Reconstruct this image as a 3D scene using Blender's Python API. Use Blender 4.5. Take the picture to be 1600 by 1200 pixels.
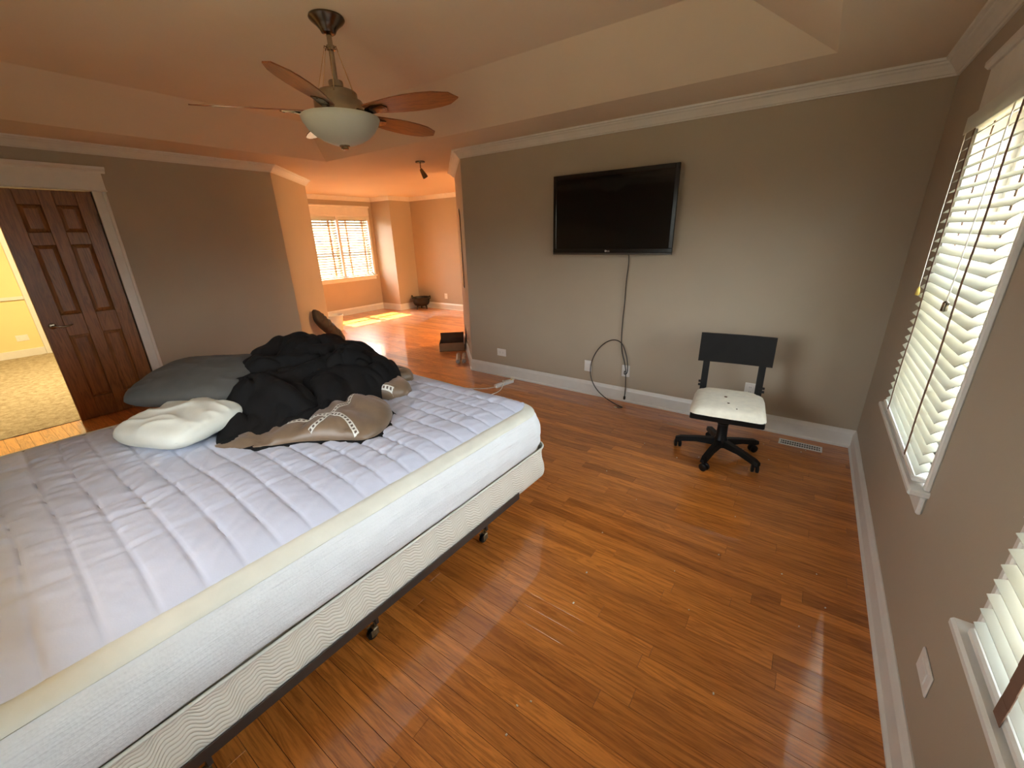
import bpy, bmesh, math, random
from mathutils import Vector, Matrix, noise
random.seed(7)
PI = math.pi
for o in list(bpy.data.objects): bpy.data.objects.remove(o)
SC = bpy.context.scene
COL = SC.collection

# ------------------------------------------------------------------ camera
YAW, PITCH, ROLL, FPX = .62342246, .346895749, .0274650077, 641.14
CAMZ = 1.56
_cy, _sy, _cp, _sp = math.cos(YAW), math.sin(YAW), math.cos(PITCH), math.sin(PITCH)
FW = Vector((-_sy*_cp, _cy*_cp, -_sp)); _rt = Vector((_cy, _sy, 0)); _dn = FW.cross(_rt)
RT = math.cos(ROLL)*_rt + math.sin(ROLL)*_dn
DN = -math.sin(ROLL)*_rt + math.cos(ROLL)*_dn
cam = bpy.data.cameras.new('camera'); camo = bpy.data.objects.new('camera', cam); COL.objects.link(camo)
cam.sensor_width = 36; cam.lens = FPX/1600*36; cam.clip_start = .02; cam.clip_end = 300
mw = Matrix.Identity(4)
for i in range(3):
    mw[i][0] = RT[i]; mw[i][1] = -DN[i]; mw[i][2] = -FW[i]
mw[2][3] = CAMZ
camo.matrix_world = mw
SC.camera = camo
def project(p):
    d = Vector(p) - Vector((0, 0, CAMZ)); w = d.dot(FW)
    if w < .05: return None
    return 800+FPX*d.dot(RT)/w, 600+FPX*d.dot(DN)/w, w

# ------------------------------------------------------------------ sky, sun, exposure
W = bpy.data.worlds.new('world'); SC.world = W; W.use_nodes = True
_n = W.node_tree.nodes; _n.clear()
_sky = _n.new('ShaderNodeTexSky'); _sky.sky_type = 'NISHITA'; _sky.sun_disc = False
_sky.sun_elevation = math.radians(54); _sky.sun_rotation = math.radians(-86)
_sky.air_density = 1.0; _sky.dust_density = 3.5; _sky.ozone_density = .6
_bg = _n.new('ShaderNodeBackground'); _bg.inputs[1].default_value = 2.3
_wo = _n.new('ShaderNodeOutputWorld')
_hs = _n.new('ShaderNodeHueSaturation'); _hs.inputs['Saturation'].default_value = .30      # hazy sky
W.node_tree.links.new(_sky.outputs[0], _hs.inputs['Color']); W.node_tree.links.new(_hs.outputs[0], _bg.inputs[0]); W.node_tree.links.new(_bg.outputs[0], _wo.inputs[0])
sun = bpy.data.lights.new('sun', 'SUN'); sun.energy = 72; sun.angle = math.radians(.6); sun.color = (1, .66, .34)
suno = bpy.data.objects.new('sun', sun); COL.objects.link(suno)
suno.rotation_euler = Vector((-math.tan(math.radians(90-54)), .06, 1)).to_track_quat('Z', 'Y').to_euler()
SC.view_settings.view_transform = 'Standard'; SC.view_settings.look = 'None'
SC.view_settings.gamma = 1; SC.view_settings.use_curve_mapping = False
SC.view_settings.exposure = 1.52
SC.cycles.sample_clamp_indirect = 4
def portal(x, y, z, sx, sz, d, dy=0):
    l = bpy.data.lights.new('portal', 'AREA'); l.shape = 'RECTANGLE'; l.size = sx; l.size_y = sz
    l.cycles.is_portal = True
    o = bpy.data.objects.new('portal', l); COL.objects.link(o); o.location = (x, y, z)
    o.rotation_euler = Vector((-d, -dy, 0)).to_track_quat('Z', 'Y').to_euler()   # area lights shine along -Z
    l.size = sz; l.size_y = sx

# ------------------------------------------------------------------ room dimensions
XR, YT, XL, YB, ZC = .478, 3.68, -5.43, -.45, 2.415
XW, YF = -8.24, 6.87                       # sitting room window wall, far wall
PL0, PL1 = (XL, 2.78), (-6.41, 3.76)       # left wall of the passage
PR0, PR1 = (-3.24, YT), (-4.27, 4.71)      # right wall of the passage
ZT, INS = 2.655, .47                       # tray ceiling
TX0, TX1, TY0, TY1 = -4.80, -.09, .10, 3.125
XH = -9.64                                 # far wall of the hall
W1 = (1.86, 2.785, .67, 2.0); W2 = (.255, 1.18, .67, 2.0)
W3 = (4.62, 6.16, .80, 2.05)
W4 = (-1.95, -1.1, 1.0, 2.08)                 # added unseen window behind the viewer to brighten the room, x range
for w in (W1, W2): portal(XR+.17, (w[0]+w[1])/2, (w[2]+w[3])/2, w[1]-w[0], w[3]-w[2], -1)
portal(XW-.17, (W3[0]+W3[1])/2, (W3[2]+W3[3])/2, W3[1]-W3[0], W3[3]-W3[2], 1)
portal((W4[0]+W4[1])/2, YB-.13, (W4[2]+W4[3])/2, W4[1]-W4[0], W4[3]-W4[2], 0, 1)

# ------------------------------------------------------------------ material helpers
MATS = {}
def nodes(name):
    m = bpy.data.materials.new(name); m.use_nodes = True; MATS[name] = m
    nt = m.node_tree; b = nt.nodes['Principled BSDF']
    return m, nt, b
def N(nt, typ, **kw):
    n = nt.nodes.new(typ)
    for k, v in kw.items():
        if k in n.inputs: n.inputs[k].default_value = v
        else: setattr(n, k, v)
    return n
def L(nt, a, b): nt.links.new(a, b)
def ramp(nt, fac, stops):
    r = nt.nodes.new('ShaderNodeValToRGB'); e = r.color_ramp.elements
    while len(e) < len(stops): e.new(.5)
    for el, (p, c) in zip(e, stops): el.position = p; el.color = (*c, 1)
    L(nt, fac, r.inputs[0]); return r
def bump(nt, b, height, strength=.3, dist=.002):
    n = N(nt, 'ShaderNodeBump', Strength=strength, Distance=dist); L(nt, height, n.inputs['Height']); L(nt, n.outputs[0], b.inputs['Normal']); return n
def plain(name, col, rough=.5, metal=0, var=.08, scale=12, bmp=0, bscale=200, spec=.5, coat=0, sheen=0):
    m, nt, b = nodes(name)
    tc = N(nt, 'ShaderNodeTexCoord'); nz = N(nt, 'ShaderNodeTexNoise', Scale=scale, Detail=4)
    L(nt, tc.outputs['Object'], nz.inputs['Vector'])
    r = ramp(nt, nz.outputs[0], [(.3, [c*(1-var) for c in col]), (.7, [min(1, c*(1+var)) for c in col])])
    L(nt, r.outputs[0], b.inputs['Base Color'])
    b.inputs['Roughness'].default_value = rough; b.inputs['Metallic'].default_value = metal
    b.inputs['Specular IOR Level'].default_value = spec; b.inputs['Coat Weight'].default_value = coat
    b.inputs['Sheen Weight'].default_value = sheen
    if bmp:
        n2 = N(nt, 'ShaderNodeTexNoise', Scale=bscale, Detail=3); L(nt, tc.outputs['Object'], n2.inputs['Vector'])
        bump(nt, b, n2.outputs[0], bmp, .001)
    return m
plain('wall_paint', (.405, .338, .255), .55, var=.03, scale=2, bmp=.25, bscale=260)
plain('ceiling_paint', (.74, .62, .48), .7, var=.02, scale=2, bmp=.2, bscale=200)
plain('trim_white', (.72, .70, .66), .35, var=.03, bmp=.05, bscale=60)
plain('hall_paint', (.80, .66, .33), .6, var=.03, scale=2)
plain('white_plastic', (.78, .76, .72), .35, var=.02)
plain('dark_slot', (.03, .028, .025), .6)
plain('black_wood', (.008, .007, .0065), .4, var=.2, bmp=.1, bscale=80, spec=.2)
plain('black_plastic', (.009, .008, .008), .4, spec=.25)
plain('bezel_black', (.008, .008, .008), .18)
plain('bezel_strip', (.055, .042, .032), .3)
plain('logo_silver', (.55, .55, .55), .3)
plain('cord_black', (.02, .016, .014), .45)
plain('nickel', (.36, .31, .235), .2, metal=1, var=.05, scale=30)
plain('dark_nickel', (.20, .165, .125), .25, metal=1, var=.05)
plain('brass_gold', (.62, .42, .16), .35, metal=1)
plain('caster_brass', (.25, .19, .11), .4, metal=.8, var=.4, scale=60)
plain('frame_brown', (.042, .030, .024), .45, var=.15)
plain('seat_fabric', (.78, .74, .62), .85, var=.07, scale=25, bmp=.4, bscale=300)
plain('comforter_black', (.0055, .0046, .0045), .9, var=.2, bmp=.3, bscale=150, spec=.25)
plain('satin_tan', (.185, .120, .072), .4, var=.12, scale=14, bmp=.1, bscale=120, sheen=.2)
plain('pillow_grey', (.078, .075, .069), .85, var=.1, bmp=.4, bscale=300)
plain('pillow_white', (.74, .74, .66), .8, var=.04, bmp=.3, bscale=250)
plain('skirt_white', (.76, .77, .78), .75, var=.03, bmp=.35, bscale=220)
plain('band_cream', (.72, .71, .62), .75, var=.05, bmp=.3, bscale=160)
plain('pad_white', (.61, .64, .77), .7, var=.03, scale=6, bmp=.25, bscale=180)
plain('brown_suede', (.022, .013, .009), .7, var=.35, scale=9, bmp=.4, bscale=60)
plain('cast_iron', (.009, .007, .006), .55, bmp=.3, bscale=90)
plain('bin_plastic', (.80, .74, .62), .4)
plain('cardboard', (.30, .18, .10), .8, var=.1, scale=8)
plain('cardboard_shade_stain', (.10, .055, .03), .85)  # shade inside the open box put into the colour; also the seat stains
plain('tube_paper', (.38, .27, .16), .5, var=.35, scale=40)
plain('tube_end', (.30, .27, .24), .4, var=.3, scale=60)
plain('tape_brown', (.16, .085, .055), .8, bmp=.3, bscale=300)
plain('orange_wood', (.55, .21, .05), .4, var=.15)
plain('siding', (.62, .52, .30), .8, var=.03)
plain('roof_shingle', (.12, .10, .09), .9, var=.2)
plain('lawn', (.105, .10, .068), .95, var=.2, scale=2)
plain('cord_cream', (.72, .68, .58), .5)
plain('mirror_glass', (.35, .33, .25), .06, metal=.9, var=.02)
plain('tassel', (.70, .52, .12), .4)

def skirt_relief():
    m = MATS['skirt_white']; nt = m.node_tree; b = nt.nodes['Principled BSDF']
    tc = N(nt, 'ShaderNodeTexCoord'); mp = N(nt, 'ShaderNodeMapping'); mp.inputs['Scale'].default_value = (5, 5, 95)
    n1 = N(nt, 'ShaderNodeTexNoise', Scale=1., Detail=5, Roughness=.6); L(nt, tc.outputs['Object'], mp.inputs[0]); L(nt, mp.outputs[0], n1.inputs['Vector'])
    n2 = N(nt, 'ShaderNodeTexVoronoi', Scale=120.); L(nt, tc.outputs['Object'], n2.inputs['Vector'])
    ad = N(nt, 'ShaderNodeMath', operation='MULTIPLY_ADD'); ad.inputs[1].default_value = .12; L(nt, n2.outputs['Distance'], ad.inputs[0]); L(nt, n1.outputs[0], ad.inputs[2])
    bump(nt, b, ad.outputs[0], .55, .012)
skirt_relief()
def emis(name, col, s):
    m, nt, b = nodes(name); b.inputs['Base Color'].default_value = (*col, 1)
    b.inputs['Emission Color'].default_value = (*col, 1); b.inputs['Emission Strength'].default_value = s
emis('fill_glow', (1, .82, .46), 210)
emis('fill_glow_sitting', (1, .60, .26), 225)  # glow of the added lamps in hall and sitting room

def wood(name, dark, light, rough, coat, axis, scale=1.0, tint=False, coat_rough=.06):
    """grain running along one axis, in the thing's own coordinates"""
    m, nt, b = nodes(name)
    tc = N(nt, 'ShaderNodeTexCoord'); mp = N(nt, 'ShaderNodeMapping')
    s = [14*scale]*3; s[axis] = 1.1*scale; mp.inputs['Scale'].default_value = s
    L(nt, tc.outputs['Object'], mp.inputs['Vector'])
    vec = mp.outputs[0]
    if tint:
        at = N(nt, 'ShaderNodeAttribute', attribute_name='tint')
        vm = N(nt, 'ShaderNodeVectorMath', operation='SCALE'); vm.inputs['Scale'].default_value = 83.
        L(nt, at.outputs['Color'], vm.inputs[0])
        va = N(nt, 'ShaderNodeVectorMath', operation='ADD'); L(nt, vec, va.inputs[0]); L(nt, vm.outputs[0], va.inputs[1]); vec = va.outputs[0]
    n1 = N(nt, 'ShaderNodeTexNoise', Scale=1.3, Detail=5, Roughness=.6, Distortion=1.1); L(nt, vec, n1.inputs['Vector'])
    wv = N(nt, 'ShaderNodeMath', operation='MULTIPLY'); wv.inputs[1].default_value = 34.; L(nt, n1.outputs[0], wv.inputs[0])
    sn = N(nt, 'ShaderNodeMath', operation='SINE'); L(nt, wv.outputs[0], sn.inputs[0])
    n2 = N(nt, 'ShaderNodeTexNoise', Scale=7., Detail=6, Roughness=.7); L(nt, vec, n2.inputs['Vector'])
    ma = N(nt, 'ShaderNodeMath', operation='MULTIPLY_ADD'); ma.inputs[1].default_value = .16; L(nt, sn.outputs[0], ma.inputs[0]); L(nt, n2.outputs[0], ma.inputs[2])
    r = ramp(nt, ma.outputs[0], [(.22, dark), (.5, [(a*.4+c*.6) for a, c in zip(dark, light)]), (.8, light)])
    out = r.outputs[0]
    if tint:
        sp = N(nt, 'ShaderNodeSeparateColor'); L(nt, at.outputs['Color'], sp.inputs[0])
        r2 = ramp(nt, sp.outputs[0], [(0, (.70, .64, .58)), (.3, (.90, .88, .86)), (.75, (1.02, 1.02, 1.0)), (1, (1.16, 1.18, 1.16))])
        mx = N(nt, 'ShaderNodeMix', data_type='RGBA', blend_type='MULTIPLY'); mx.inputs['Factor'].default_value = 1
        L(nt, out, mx.inputs[6]); L(nt, r2.outputs[0], mx.inputs[7]); out = mx.outputs[2]
    L(nt, out, b.inputs['Base Color']); b.inputs['Roughness'].default_value = rough
    b.inputs['Coat Weight'].default_value = coat; b.inputs['Coat Roughness'].default_value = coat_rough
    n3 = N(nt, 'ShaderNodeTexNoise', Scale=2.2, Detail=1); L(nt, tc.outputs['Object'], n3.inputs['Vector'])
    ad = N(nt, 'ShaderNodeMath', operation='MULTIPLY_ADD'); ad.inputs[1].default_value = .04; L(nt, ma.outputs[0], ad.inputs[0]); L(nt, n3.outputs[0], ad.inputs[2])
    bp = bump(nt, b, ad.outputs[0], .12, .004)
    if 'Coat Normal' in b.inputs: 
        bp2 = N(nt, 'ShaderNodeBump', Strength=.10, Distance=.006); L(nt, n3.outputs[0], bp2.inputs['Height']); L(nt, bp2.outputs[0], b.inputs['Coat Normal'])
    return m
wood('oak_plank', (.37, .112, .017), (.72, .262, .052), .34, .95, 0, tint=True, coat_rough=.045)
wood('door_wood', (.16, .058, .014), (.31, .122, .034), .38, .3, 2, coat_rough=.2)
wood('blade_wood', (.15, .048, .014), (.30, .10, .028), .35, .2, 0, 1.6, coat_rough=.15)

def thin_glass():
    m, nt, b = nodes('pane_glass'); nt.nodes.remove(b)
    t = N(nt, 'ShaderNodeBsdfTransparent'); t.inputs[0].default_value = (.94, .96, .94, 1)
    g = N(nt, 'ShaderNodeBsdfGlossy', Roughness=.02); lw = N(nt, 'ShaderNodeLayerWeight', Blend=.5); pw = N(nt, 'ShaderNodeMath', operation='POWER'); pw.inputs[1].default_value = 5; L(nt, lw.outputs['Facing'], pw.inputs[0])
    f = N(nt, 'ShaderNodeMath', operation='MULTIPLY_ADD'); f.inputs[1].default_value = .7; f.inputs[2].default_value = .03; L(nt, pw.outputs[0], f.inputs[0])
    mx = N(nt, 'ShaderNodeMixShader'); L(nt, f.outputs[0], mx.inputs[0]); L(nt, t.outputs[0], mx.inputs[1]); L(nt, g.outputs[0], mx.inputs[2])
    L(nt, mx.outputs[0], nt.nodes['Material Output'].inputs[0])
thin_glass()
def translucent(name, col, tr, w):
    m, nt, b = nodes(name); b.inputs['Base Color'].default_value = (*col, 1); b.inputs['Roughness'].default_value = .4
    t = N(nt, 'ShaderNodeBsdfTranslucent'); t.inputs[0].default_value = (*tr, 1)
    mx = N(nt, 'ShaderNodeMixShader'); mx.inputs[0].default_value = w
    L(nt, b.outputs[0], mx.inputs[1]); L(nt, t.outputs[0], mx.inputs[2]); L(nt, mx.outputs[0], nt.nodes['Material Output'].inputs[0])
translucent('slat_white', (.76, .77, .72), (.82, .84, .77), .30)
translucent('slat_shaded', (.36, .32, .25), (.5, .4, .25), .01)  # darkened copy of the white slats, backlit shade put into the colour
translucent('bowl_glass', (.62, .62, .55), (.7, .7, .6), .25)

def carpet():
    m, nt, b = nodes('carpet'); tc = N(nt, 'ShaderNodeTexCoord')
    n1 = N(nt, 'ShaderNodeTexNoise', Scale=16, Detail=6, Roughness=.75); L(nt, tc.outputs['Object'], n1.inputs['Vector'])
    r = ramp(nt, n1.outputs[0], [(.35, (.30, .23, .13)), (.65, (.56, .47, .32))]); L(nt, r.outputs[0], b.inputs['Base Color'])
    b.inputs['Roughness'].default_value = .95; bump(nt, b, n1.outputs[0], 1, .03)
carpet()
def boxspring():
    m, nt, b = nodes('ticking'); uv = N(nt, 'ShaderNodeUVMap'); sp = N(nt, 'ShaderNodeSeparateXYZ'); L(nt, uv.outputs[0], sp.inputs[0])
    def M_(op, a, c):
        n = N(nt, 'ShaderNodeMath', operation=op)
        for i, v in enumerate((a, c)):
            if v is None: continue
            if isinstance(v, (int, float)): n.inputs[i].default_value = v
            else: L(nt, v, n.inputs[i])
        return n.outputs[0]
    s1 = M_('SINE', M_('MULTIPLY', sp.outputs[0], 2*PI/.19), None)
    s2 = M_('SINE', M_('MULTIPLY', sp.outputs[0], 2*PI/.062), None)
    off = M_('ADD', M_('MULTIPLY', s1, .020), M_('MULTIPLY', s2, .006))
    ph = M_('MULTIPLY', M_('ADD', sp.outputs[1], off), 2*PI/.014)
    h = M_('ABSOLUTE', M_('SINE', M_('MULTIPLY', ph, .5), None), None)
    h = M_('POWER', h, .5)
    nz = N(nt, 'ShaderNodeTexNoise', Scale=40, Detail=3)
    r = ramp(nt, h, [(.2, (.62, .55, .42)), (.55, (.80, .75, .64)), (1, (.85, .81, .71))]); L(nt, r.outputs[0], b.inputs['Base Color'])
    b.inputs['Roughness'].default_value = .7; bump(nt, b, h, .7, .004)
boxspring()
def ribbon():
    m, nt, b = nodes('ribbon'); uv = N(nt, 'ShaderNodeUVMap'); sp = N(nt, 'ShaderNodeSeparateXYZ'); L(nt, uv.outputs[0], sp.inputs[0])
    fr = N(nt, 'ShaderNodeMath', operation='FRACT'); L(nt, sp.outputs[0], fr.inputs[0])
    a = N(nt, 'ShaderNodeMath', operation='COMPARE'); a.inputs[1].default_value = .5; a.inputs[2].default_value = .27; L(nt, fr.outputs[0], a.inputs[0])
    c = N(nt, 'ShaderNodeMath', operation='COMPARE'); c.inputs[1].default_value = .5; c.inputs[2].default_value = .24; L(nt, sp.outputs[1], c.inputs[0])
    mu = N(nt, 'ShaderNodeMath', operation='MULTIPLY'); L(nt, a.outputs[0], mu.inputs[0]); L(nt, c.outputs[0], mu.inputs[1])
    r = ramp(nt, mu.outputs[0], [(.4, (.66, .64, .58)), (.6, (.09, .06, .045))]); L(nt, r.outputs[0], b.inputs['Base Color']); b.inputs['Roughness'].default_value = .6
ribbon()
def screen():
    m, nt, b = nodes('screen_glass'); b.inputs['Base Color'].default_value = (.006, .006, .0055, 1); b.inputs['Roughness'].default_value = .06
    b.inputs['Specular IOR Level'].default_value = .35
screen()

# ------------------------------------------------------------------ geometry helpers
class MB:
    def __init__(s): s.v = []; s.f = []; s.uv = {}
    def add(s, vs, fs):
        o = len(s.v); s.v += [tuple(v) for v in vs]; s.f += [tuple(i+o for i in f) for f in fs]; return s
    def box(s, x0, x1, y0, y1, z0, z1, mtx=None, bev=0):
        x0, x1 = sorted((x0, x1)); y0, y1 = sorted((y0, y1)); z0, z1 = sorted((z0, z1))
        if bev:
            b = min(bev, (x1-x0)*.45, (y1-y0)*.45, (z1-z0)*.45)
            bm = bmesh.new(); r = bmesh.ops.create_cube(bm, size=1)
            for v in bm.verts: v.co = Vector(((x0+x1)/2+v.co.x*(x1-x0), (y0+y1)/2+v.co.y*(y1-y0), (z0+z1)/2+v.co.z*(z1-z0)))
            bmesh.ops.bevel(bm, geom=bm.edges[:], offset=b, segments=1, affect='EDGES')
            vs = [v.co.copy() for v in bm.verts]; bm.verts.index_update(); fs = [[v.index for v in f.verts] for f in bm.faces]; bm.free()
        else:
            vs = [Vector(p) for p in ((x0,y0,z0),(x1,y0,z0),(x1,y1,z0),(x0,y1,z0),(x0,y0,z1),(x1,y0,z1),(x1,y1,z1),(x0,y1,z1))]
            fs = [(0,3,2,1),(4,5,6,7),(0,1,5,4),(1,2,6,5),(2,3,7,6),(3,0,4,7)]
        if mtx: vs = [mtx @ v for v in vs]
        return s.add(vs, fs)
    def prism(s, poly, z0, z1):
        a = sum(poly[i][0]*poly[(i+1) % len(poly)][1]-poly[(i+1) % len(poly)][0]*poly[i][1] for i in range(len(poly)))
        if a < 0: poly = poly[::-1]
        n = len(poly); vs = [(x, y, z0) for x, y in poly]+[(x, y, z1) for x, y in poly]
        fs = [tuple(range(n-1, -1, -1)), tuple(range(n, 2*n))]+[(i, (i+1) % n, n+(i+1) % n, n+i) for i in range(n)]
        return s.add(vs, fs)
    def tube(s, pts, r, seg=8, cap=True):
        pts = [Vector(p) for p in pts]; rs = r if isinstance(r, (list, tuple)) else [r]*len(pts)
        up = None; rings = []
        for i, p in enumerate(pts):
            t = (pts[min(i+1, len(pts)-1)]-pts[max(i-1, 0)]).normalized()
            if up is None: up = t.orthogonal().normalized()
            up = (up-t*up.dot(t)).normalized(); bi = t.cross(up)
            rings.append([p+(up*math.cos(2*PI*k/seg)+bi*math.sin(2*PI*k/seg))*rs[i] for k in range(seg)])
        vs = [v for rg in rings for v in rg]
        fs = [(i*seg+k, i*seg+(k+1) % seg, (i+1)*seg+(k+1) % seg, (i+1)*seg+k) for i in range(len(pts)-1) for k in range(seg)]
        if cap: fs += [tuple(range(seg-1, -1, -1)), tuple((len(pts)-1)*seg+k for k in range(seg))]
        return s.add(vs, fs)
    def lathe(s, prof, seg=32, c=(0, 0, 0), mtx=None):
        vs = []; fs = []
        for r, z in prof:
            vs += [Vector((max(r, 1e-5)*math.cos(2*PI*k/seg), max(r, 1e-5)*math.sin(2*PI*k/seg), z)) for k in range(seg)]
        for i in range(len(prof)-1):
            fs += [(i*seg+k, i*seg+(k+1) % seg, (i+1)*seg+(k+1) % seg, (i+1)*seg+k) for k in range(seg)]
        vs = [(mtx @ v if mtx else v)+Vector(c) for v in vs]
        return s.add(vs, fs)
    def sweep(s, path, prof, side=1, ends=(None, None)):
        """profile (d, z) swept along one straight plan run a-b; d grows to the left of a->b times side;
        ends: plan directions of the neighbouring runs (into the corner mitre)"""
        a, b = Vector(path[0]), Vector(path[1]); t = (b-a).normalized(); nrm = Vector((-t.y, t.x))*side
        def mit(p, other, sign):
            if other is None: return lambda d: p+nrm*d
            o = Vector(other).normalized(); on = Vector((-o.y, o.x))*side
            m = (nrm+on).normalized(); k = 1/max(.2, m.dot(nrm)); return lambda d: p+m*(d*k)
        fa, fb = mit(a, ends[0], -1), mit(b, ends[1], 1); n = len(prof)
        vs = [(*fa(d), z) for d, z in prof]+[(*fb(d), z) for d, z in prof]
        fs = [(i, (i+1) % n, n+(i+1) % n, n+i) for i in range(n)]+[tuple(range(n-1, -1, -1)), tuple(range(n, 2*n))]
        return s.add(vs, fs)
    def grid(s, nu, nv, fn, closed_u=False):
        vs = [fn(i, j) for i in range(nu) for j in range(nv)]
        fs = [(i*nv+j, ((i+1) % nu)*nv+j, ((i+1) % nu)*nv+j+1, i*nv+j+1) for i in range(nu if closed_u else nu-1) for j in range(nv-1)]
        return s.add(vs, fs)
    def mesh(s, name, smooth=None, fix=True):
        me = bpy.data.meshes.new(name); me.from_pydata([tuple(v) for v in s.v], [], s.f); me.validate()
        if fix:
            bm = bmesh.new(); bm.from_mesh(me); bmesh.ops.recalc_face_normals(bm, faces=bm.faces[:]); bm.to_mesh(me); bm.free()
        if smooth is not None:
            for p in me.polygons: p.use_smooth = True
            me.set_sharp_from_angle(angle=math.radians(smooth))
        return me
    def build(s, name, mat, parent=None, smooth=None, fix=True, label=None):
        return link(name, s.mesh(name, smooth, fix), mat, parent, label)
def link(name, me, mat, parent=None, label=None):
    o = bpy.data.objects.new(name, me); COL.objects.link(o)
    if mat and not me.materials: me.materials.append(MATS[mat])
    if parent: o.parent = parent
    if label: o['label'] = label
    return o
def tag(o, label, cat, group=None, kind=None):
    o['label'] = label; o['category'] = cat
    if group: o['group'] = group
    if kind: o['kind'] = kind
    return o
def thing(name, label, cat, loc=(0, 0, 0), rotz=0, group=None, kind=None, rot=None):
    o = bpy.data.objects.new(name, None); COL.objects.link(o); o.empty_display_size = .05
    o.location = loc; o.rotation_euler = rot if rot else (0, 0, rotz)
    return tag(o, label, cat, group, kind)
def B(name, mat, parent, x0, x1, y0, y1, z0, z1, bev=.002, mtx=None, label=None):
    return MB().box(x0, x1, y0, y1, z0, z1, mtx, bev).build(name, mat, parent, label=label)
def struct(o, label, cat): return tag(o, label, cat, kind='structure')
def nz(x, y, z=0., s=1.): return noise.noise(Vector((x*s, y*s, z*s)))

# ------------------------------------------------------------------ walls and ceiling
def wall_x(name, label, x0, x1, y0, y1, openings=(), mat='wall_paint', ztop=ZC):
    m = MB(); ys = y0
    for ya, yb, za, zb in sorted(openings):
        m.box(x0, x1, ys, ya, -.013, ztop)
        if za > 0: m.box(x0, x1, ya, yb, -.013, za)
        m.box(x0, x1, ya, yb, zb, ztop); ys = yb
    m.box(x0, x1, ys, y1, -.013, ztop)
    return struct(m.build(name, mat), label, 'wall')
wall_x('wall_right', 'taupe wall on the right with two blind-covered windows', XR, XR+.16, YB-.12, YT+.16, (W1, W2))
wall_x('wall_left', 'taupe wall on the left with the wooden door', XL-.12, XL, -1.72, 2.78, ((-.095, 1.145, 0, 2.035),))
struct(MB().box(PR0[0], XR, YT, YT+.16, -.013, ZC).build('wall_far', 'wall_paint'), 'taupe wall carrying the television', 'wall')
struct(MB().prism([PR0, (PR0[0], YT+.16), (-2.4, YT+.16), (-2.4, PR1[1]), PR1], -.013, ZC).build('wall_passage_right', 'wall_paint'), 'slanted wall end to the left of the television wall', 'wall')
struct(MB().prism([PL0, PL1, (-9.8, PL1[1]), (-9.8, 2.5), (XL-.12, 2.5), (XL-.12, 2.78)], -.013, ZC).build('wall_passage_left', 'wall_paint'), 'slanted wall lit orange at the passage into the sitting room', 'wall')
_m = MB().box(XL-.12, W4[0], YB-.12, YB, -.013, ZC).box(W4[1], XR+.16, YB-.12, YB, -.013, ZC).box(W4[0], W4[1], YB-.12, YB, -.013, W4[2]).box(W4[0], W4[1], YB-.12, YB, W4[3], ZC)
struct(_m.build('wall_near', 'wall_paint'), 'taupe wall behind the head of the bed', 'wall')
wall_x('wall_sitting_left', 'sitting room wall with the far double window', XW-.16, XW, PL1[1], YF+.16, (W3,))
struct(MB().box(XW-.16, -2.28, YF, YF+.16, -.013, ZC).build('wall_sitting_far', 'wall_paint'), 'far orange-lit wall of the sitting room behind the black pot', 'wall')
struct(MB().box(XW, -7.62, 6.285, YF, -.013, ZC).build('wall_sitting_pier', 'wall_paint'), 'projecting pier in the far corner beside the double window', 'wall')
struct(MB().box(-2.4, -2.28, PR1[1]-.9, YF, -.013, ZC).build('wall_sitting_right', 'wall_paint'), 'end wall of the sitting room behind the television wall', 'wall')
struct(MB().box(XH-.16, XH, -1.72, 2.5, -.013, ZC).build('wall_hall_far', 'hall_paint'), 'bright yellow hall wall seen through the doorway', 'wall')
struct(MB().box(XH, XL-.12, -1.72, -1.6, -.013, ZC).build('wall_hall_near', 'hall_paint'), 'yellow end wall of the hall outside the doorway', 'wall')
m = MB()
cx0, cx1, cy0, cy1 = XH-.16, XR+.16, -1.72, YF+.16
m.box(cx0, TX0, cy0, PL1[1], ZC, ZC+.05); m.box(XW-.16, TX0, PL1[1], cy1, ZC, ZC+.05); m.box(TX1, cx1, cy0, cy1, ZC, ZC+.05)
m.box(TX0, TX1, cy0, TY0, ZC, ZC+.05); m.box(TX0, TX1, TY1, cy1, ZC, ZC+.05)
lo = [(TX0, TY0), (TX1, TY0), (TX1, TY1), (TX0, TY1)]; up = [(TX0+INS, TY0+INS), (TX1-INS, TY0+INS), (TX1-INS, TY1-INS), (TX0+INS, TY1-INS)]
vs = [(x, y, ZC) for x, y in lo]+[(x, y, ZT) for x, y in up]
m.add(vs, [(0, 1, 5, 4), (1, 2, 6, 5), (2, 3, 7, 6), (3, 0, 4, 7), (4, 5, 6, 7)])
struct(m.build('ceiling', 'ceiling_paint', fix=False), 'beige tray ceiling with sloped sides above the bed', 'ceiling')

# baseboards and crown mouldings, each straight run an object of its own
BASE = [(0, 0), (.026, 0), (.026, .012), (.017, .021), (.017, .108), (.013, .118), (.010, .128), (.004, .139), (0, .139)]
CROWN = [(0, ZC-.08), (.010, ZC-.08), (.014, ZC-.072), (.020, ZC-.070), (.030, ZC-.055), (.050, ZC-.032), (.062, ZC-.024), (.066, ZC-.016), (.080, ZC-.012), (.084, ZC), (0, ZC)]
run = [((XR, YB), (XR, YT), 'right'), ((XR, YT), PR0, 'far'), (PR0, PR1, 'passage_right')]
run2 = [(PL1, PL0, 'passage_left'), (PL0, (XL, YB), 'left'), ((XL, YB), (XR, YB), 'near')]
sit = [((-2.4, YF), (-7.62, YF), 'sitting_far'), ((-7.62, YF), (-7.62, 6.285), 'sitting_pier_side'), ((-7.62, 6.285), (XW, 6.285), 'sitting_pier_front'),
       ((XW, 6.285), (XW, PL1[1]), 'sitting_left'), ((XW, PL1[1]), PL1, 'sitting_near')]
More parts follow.
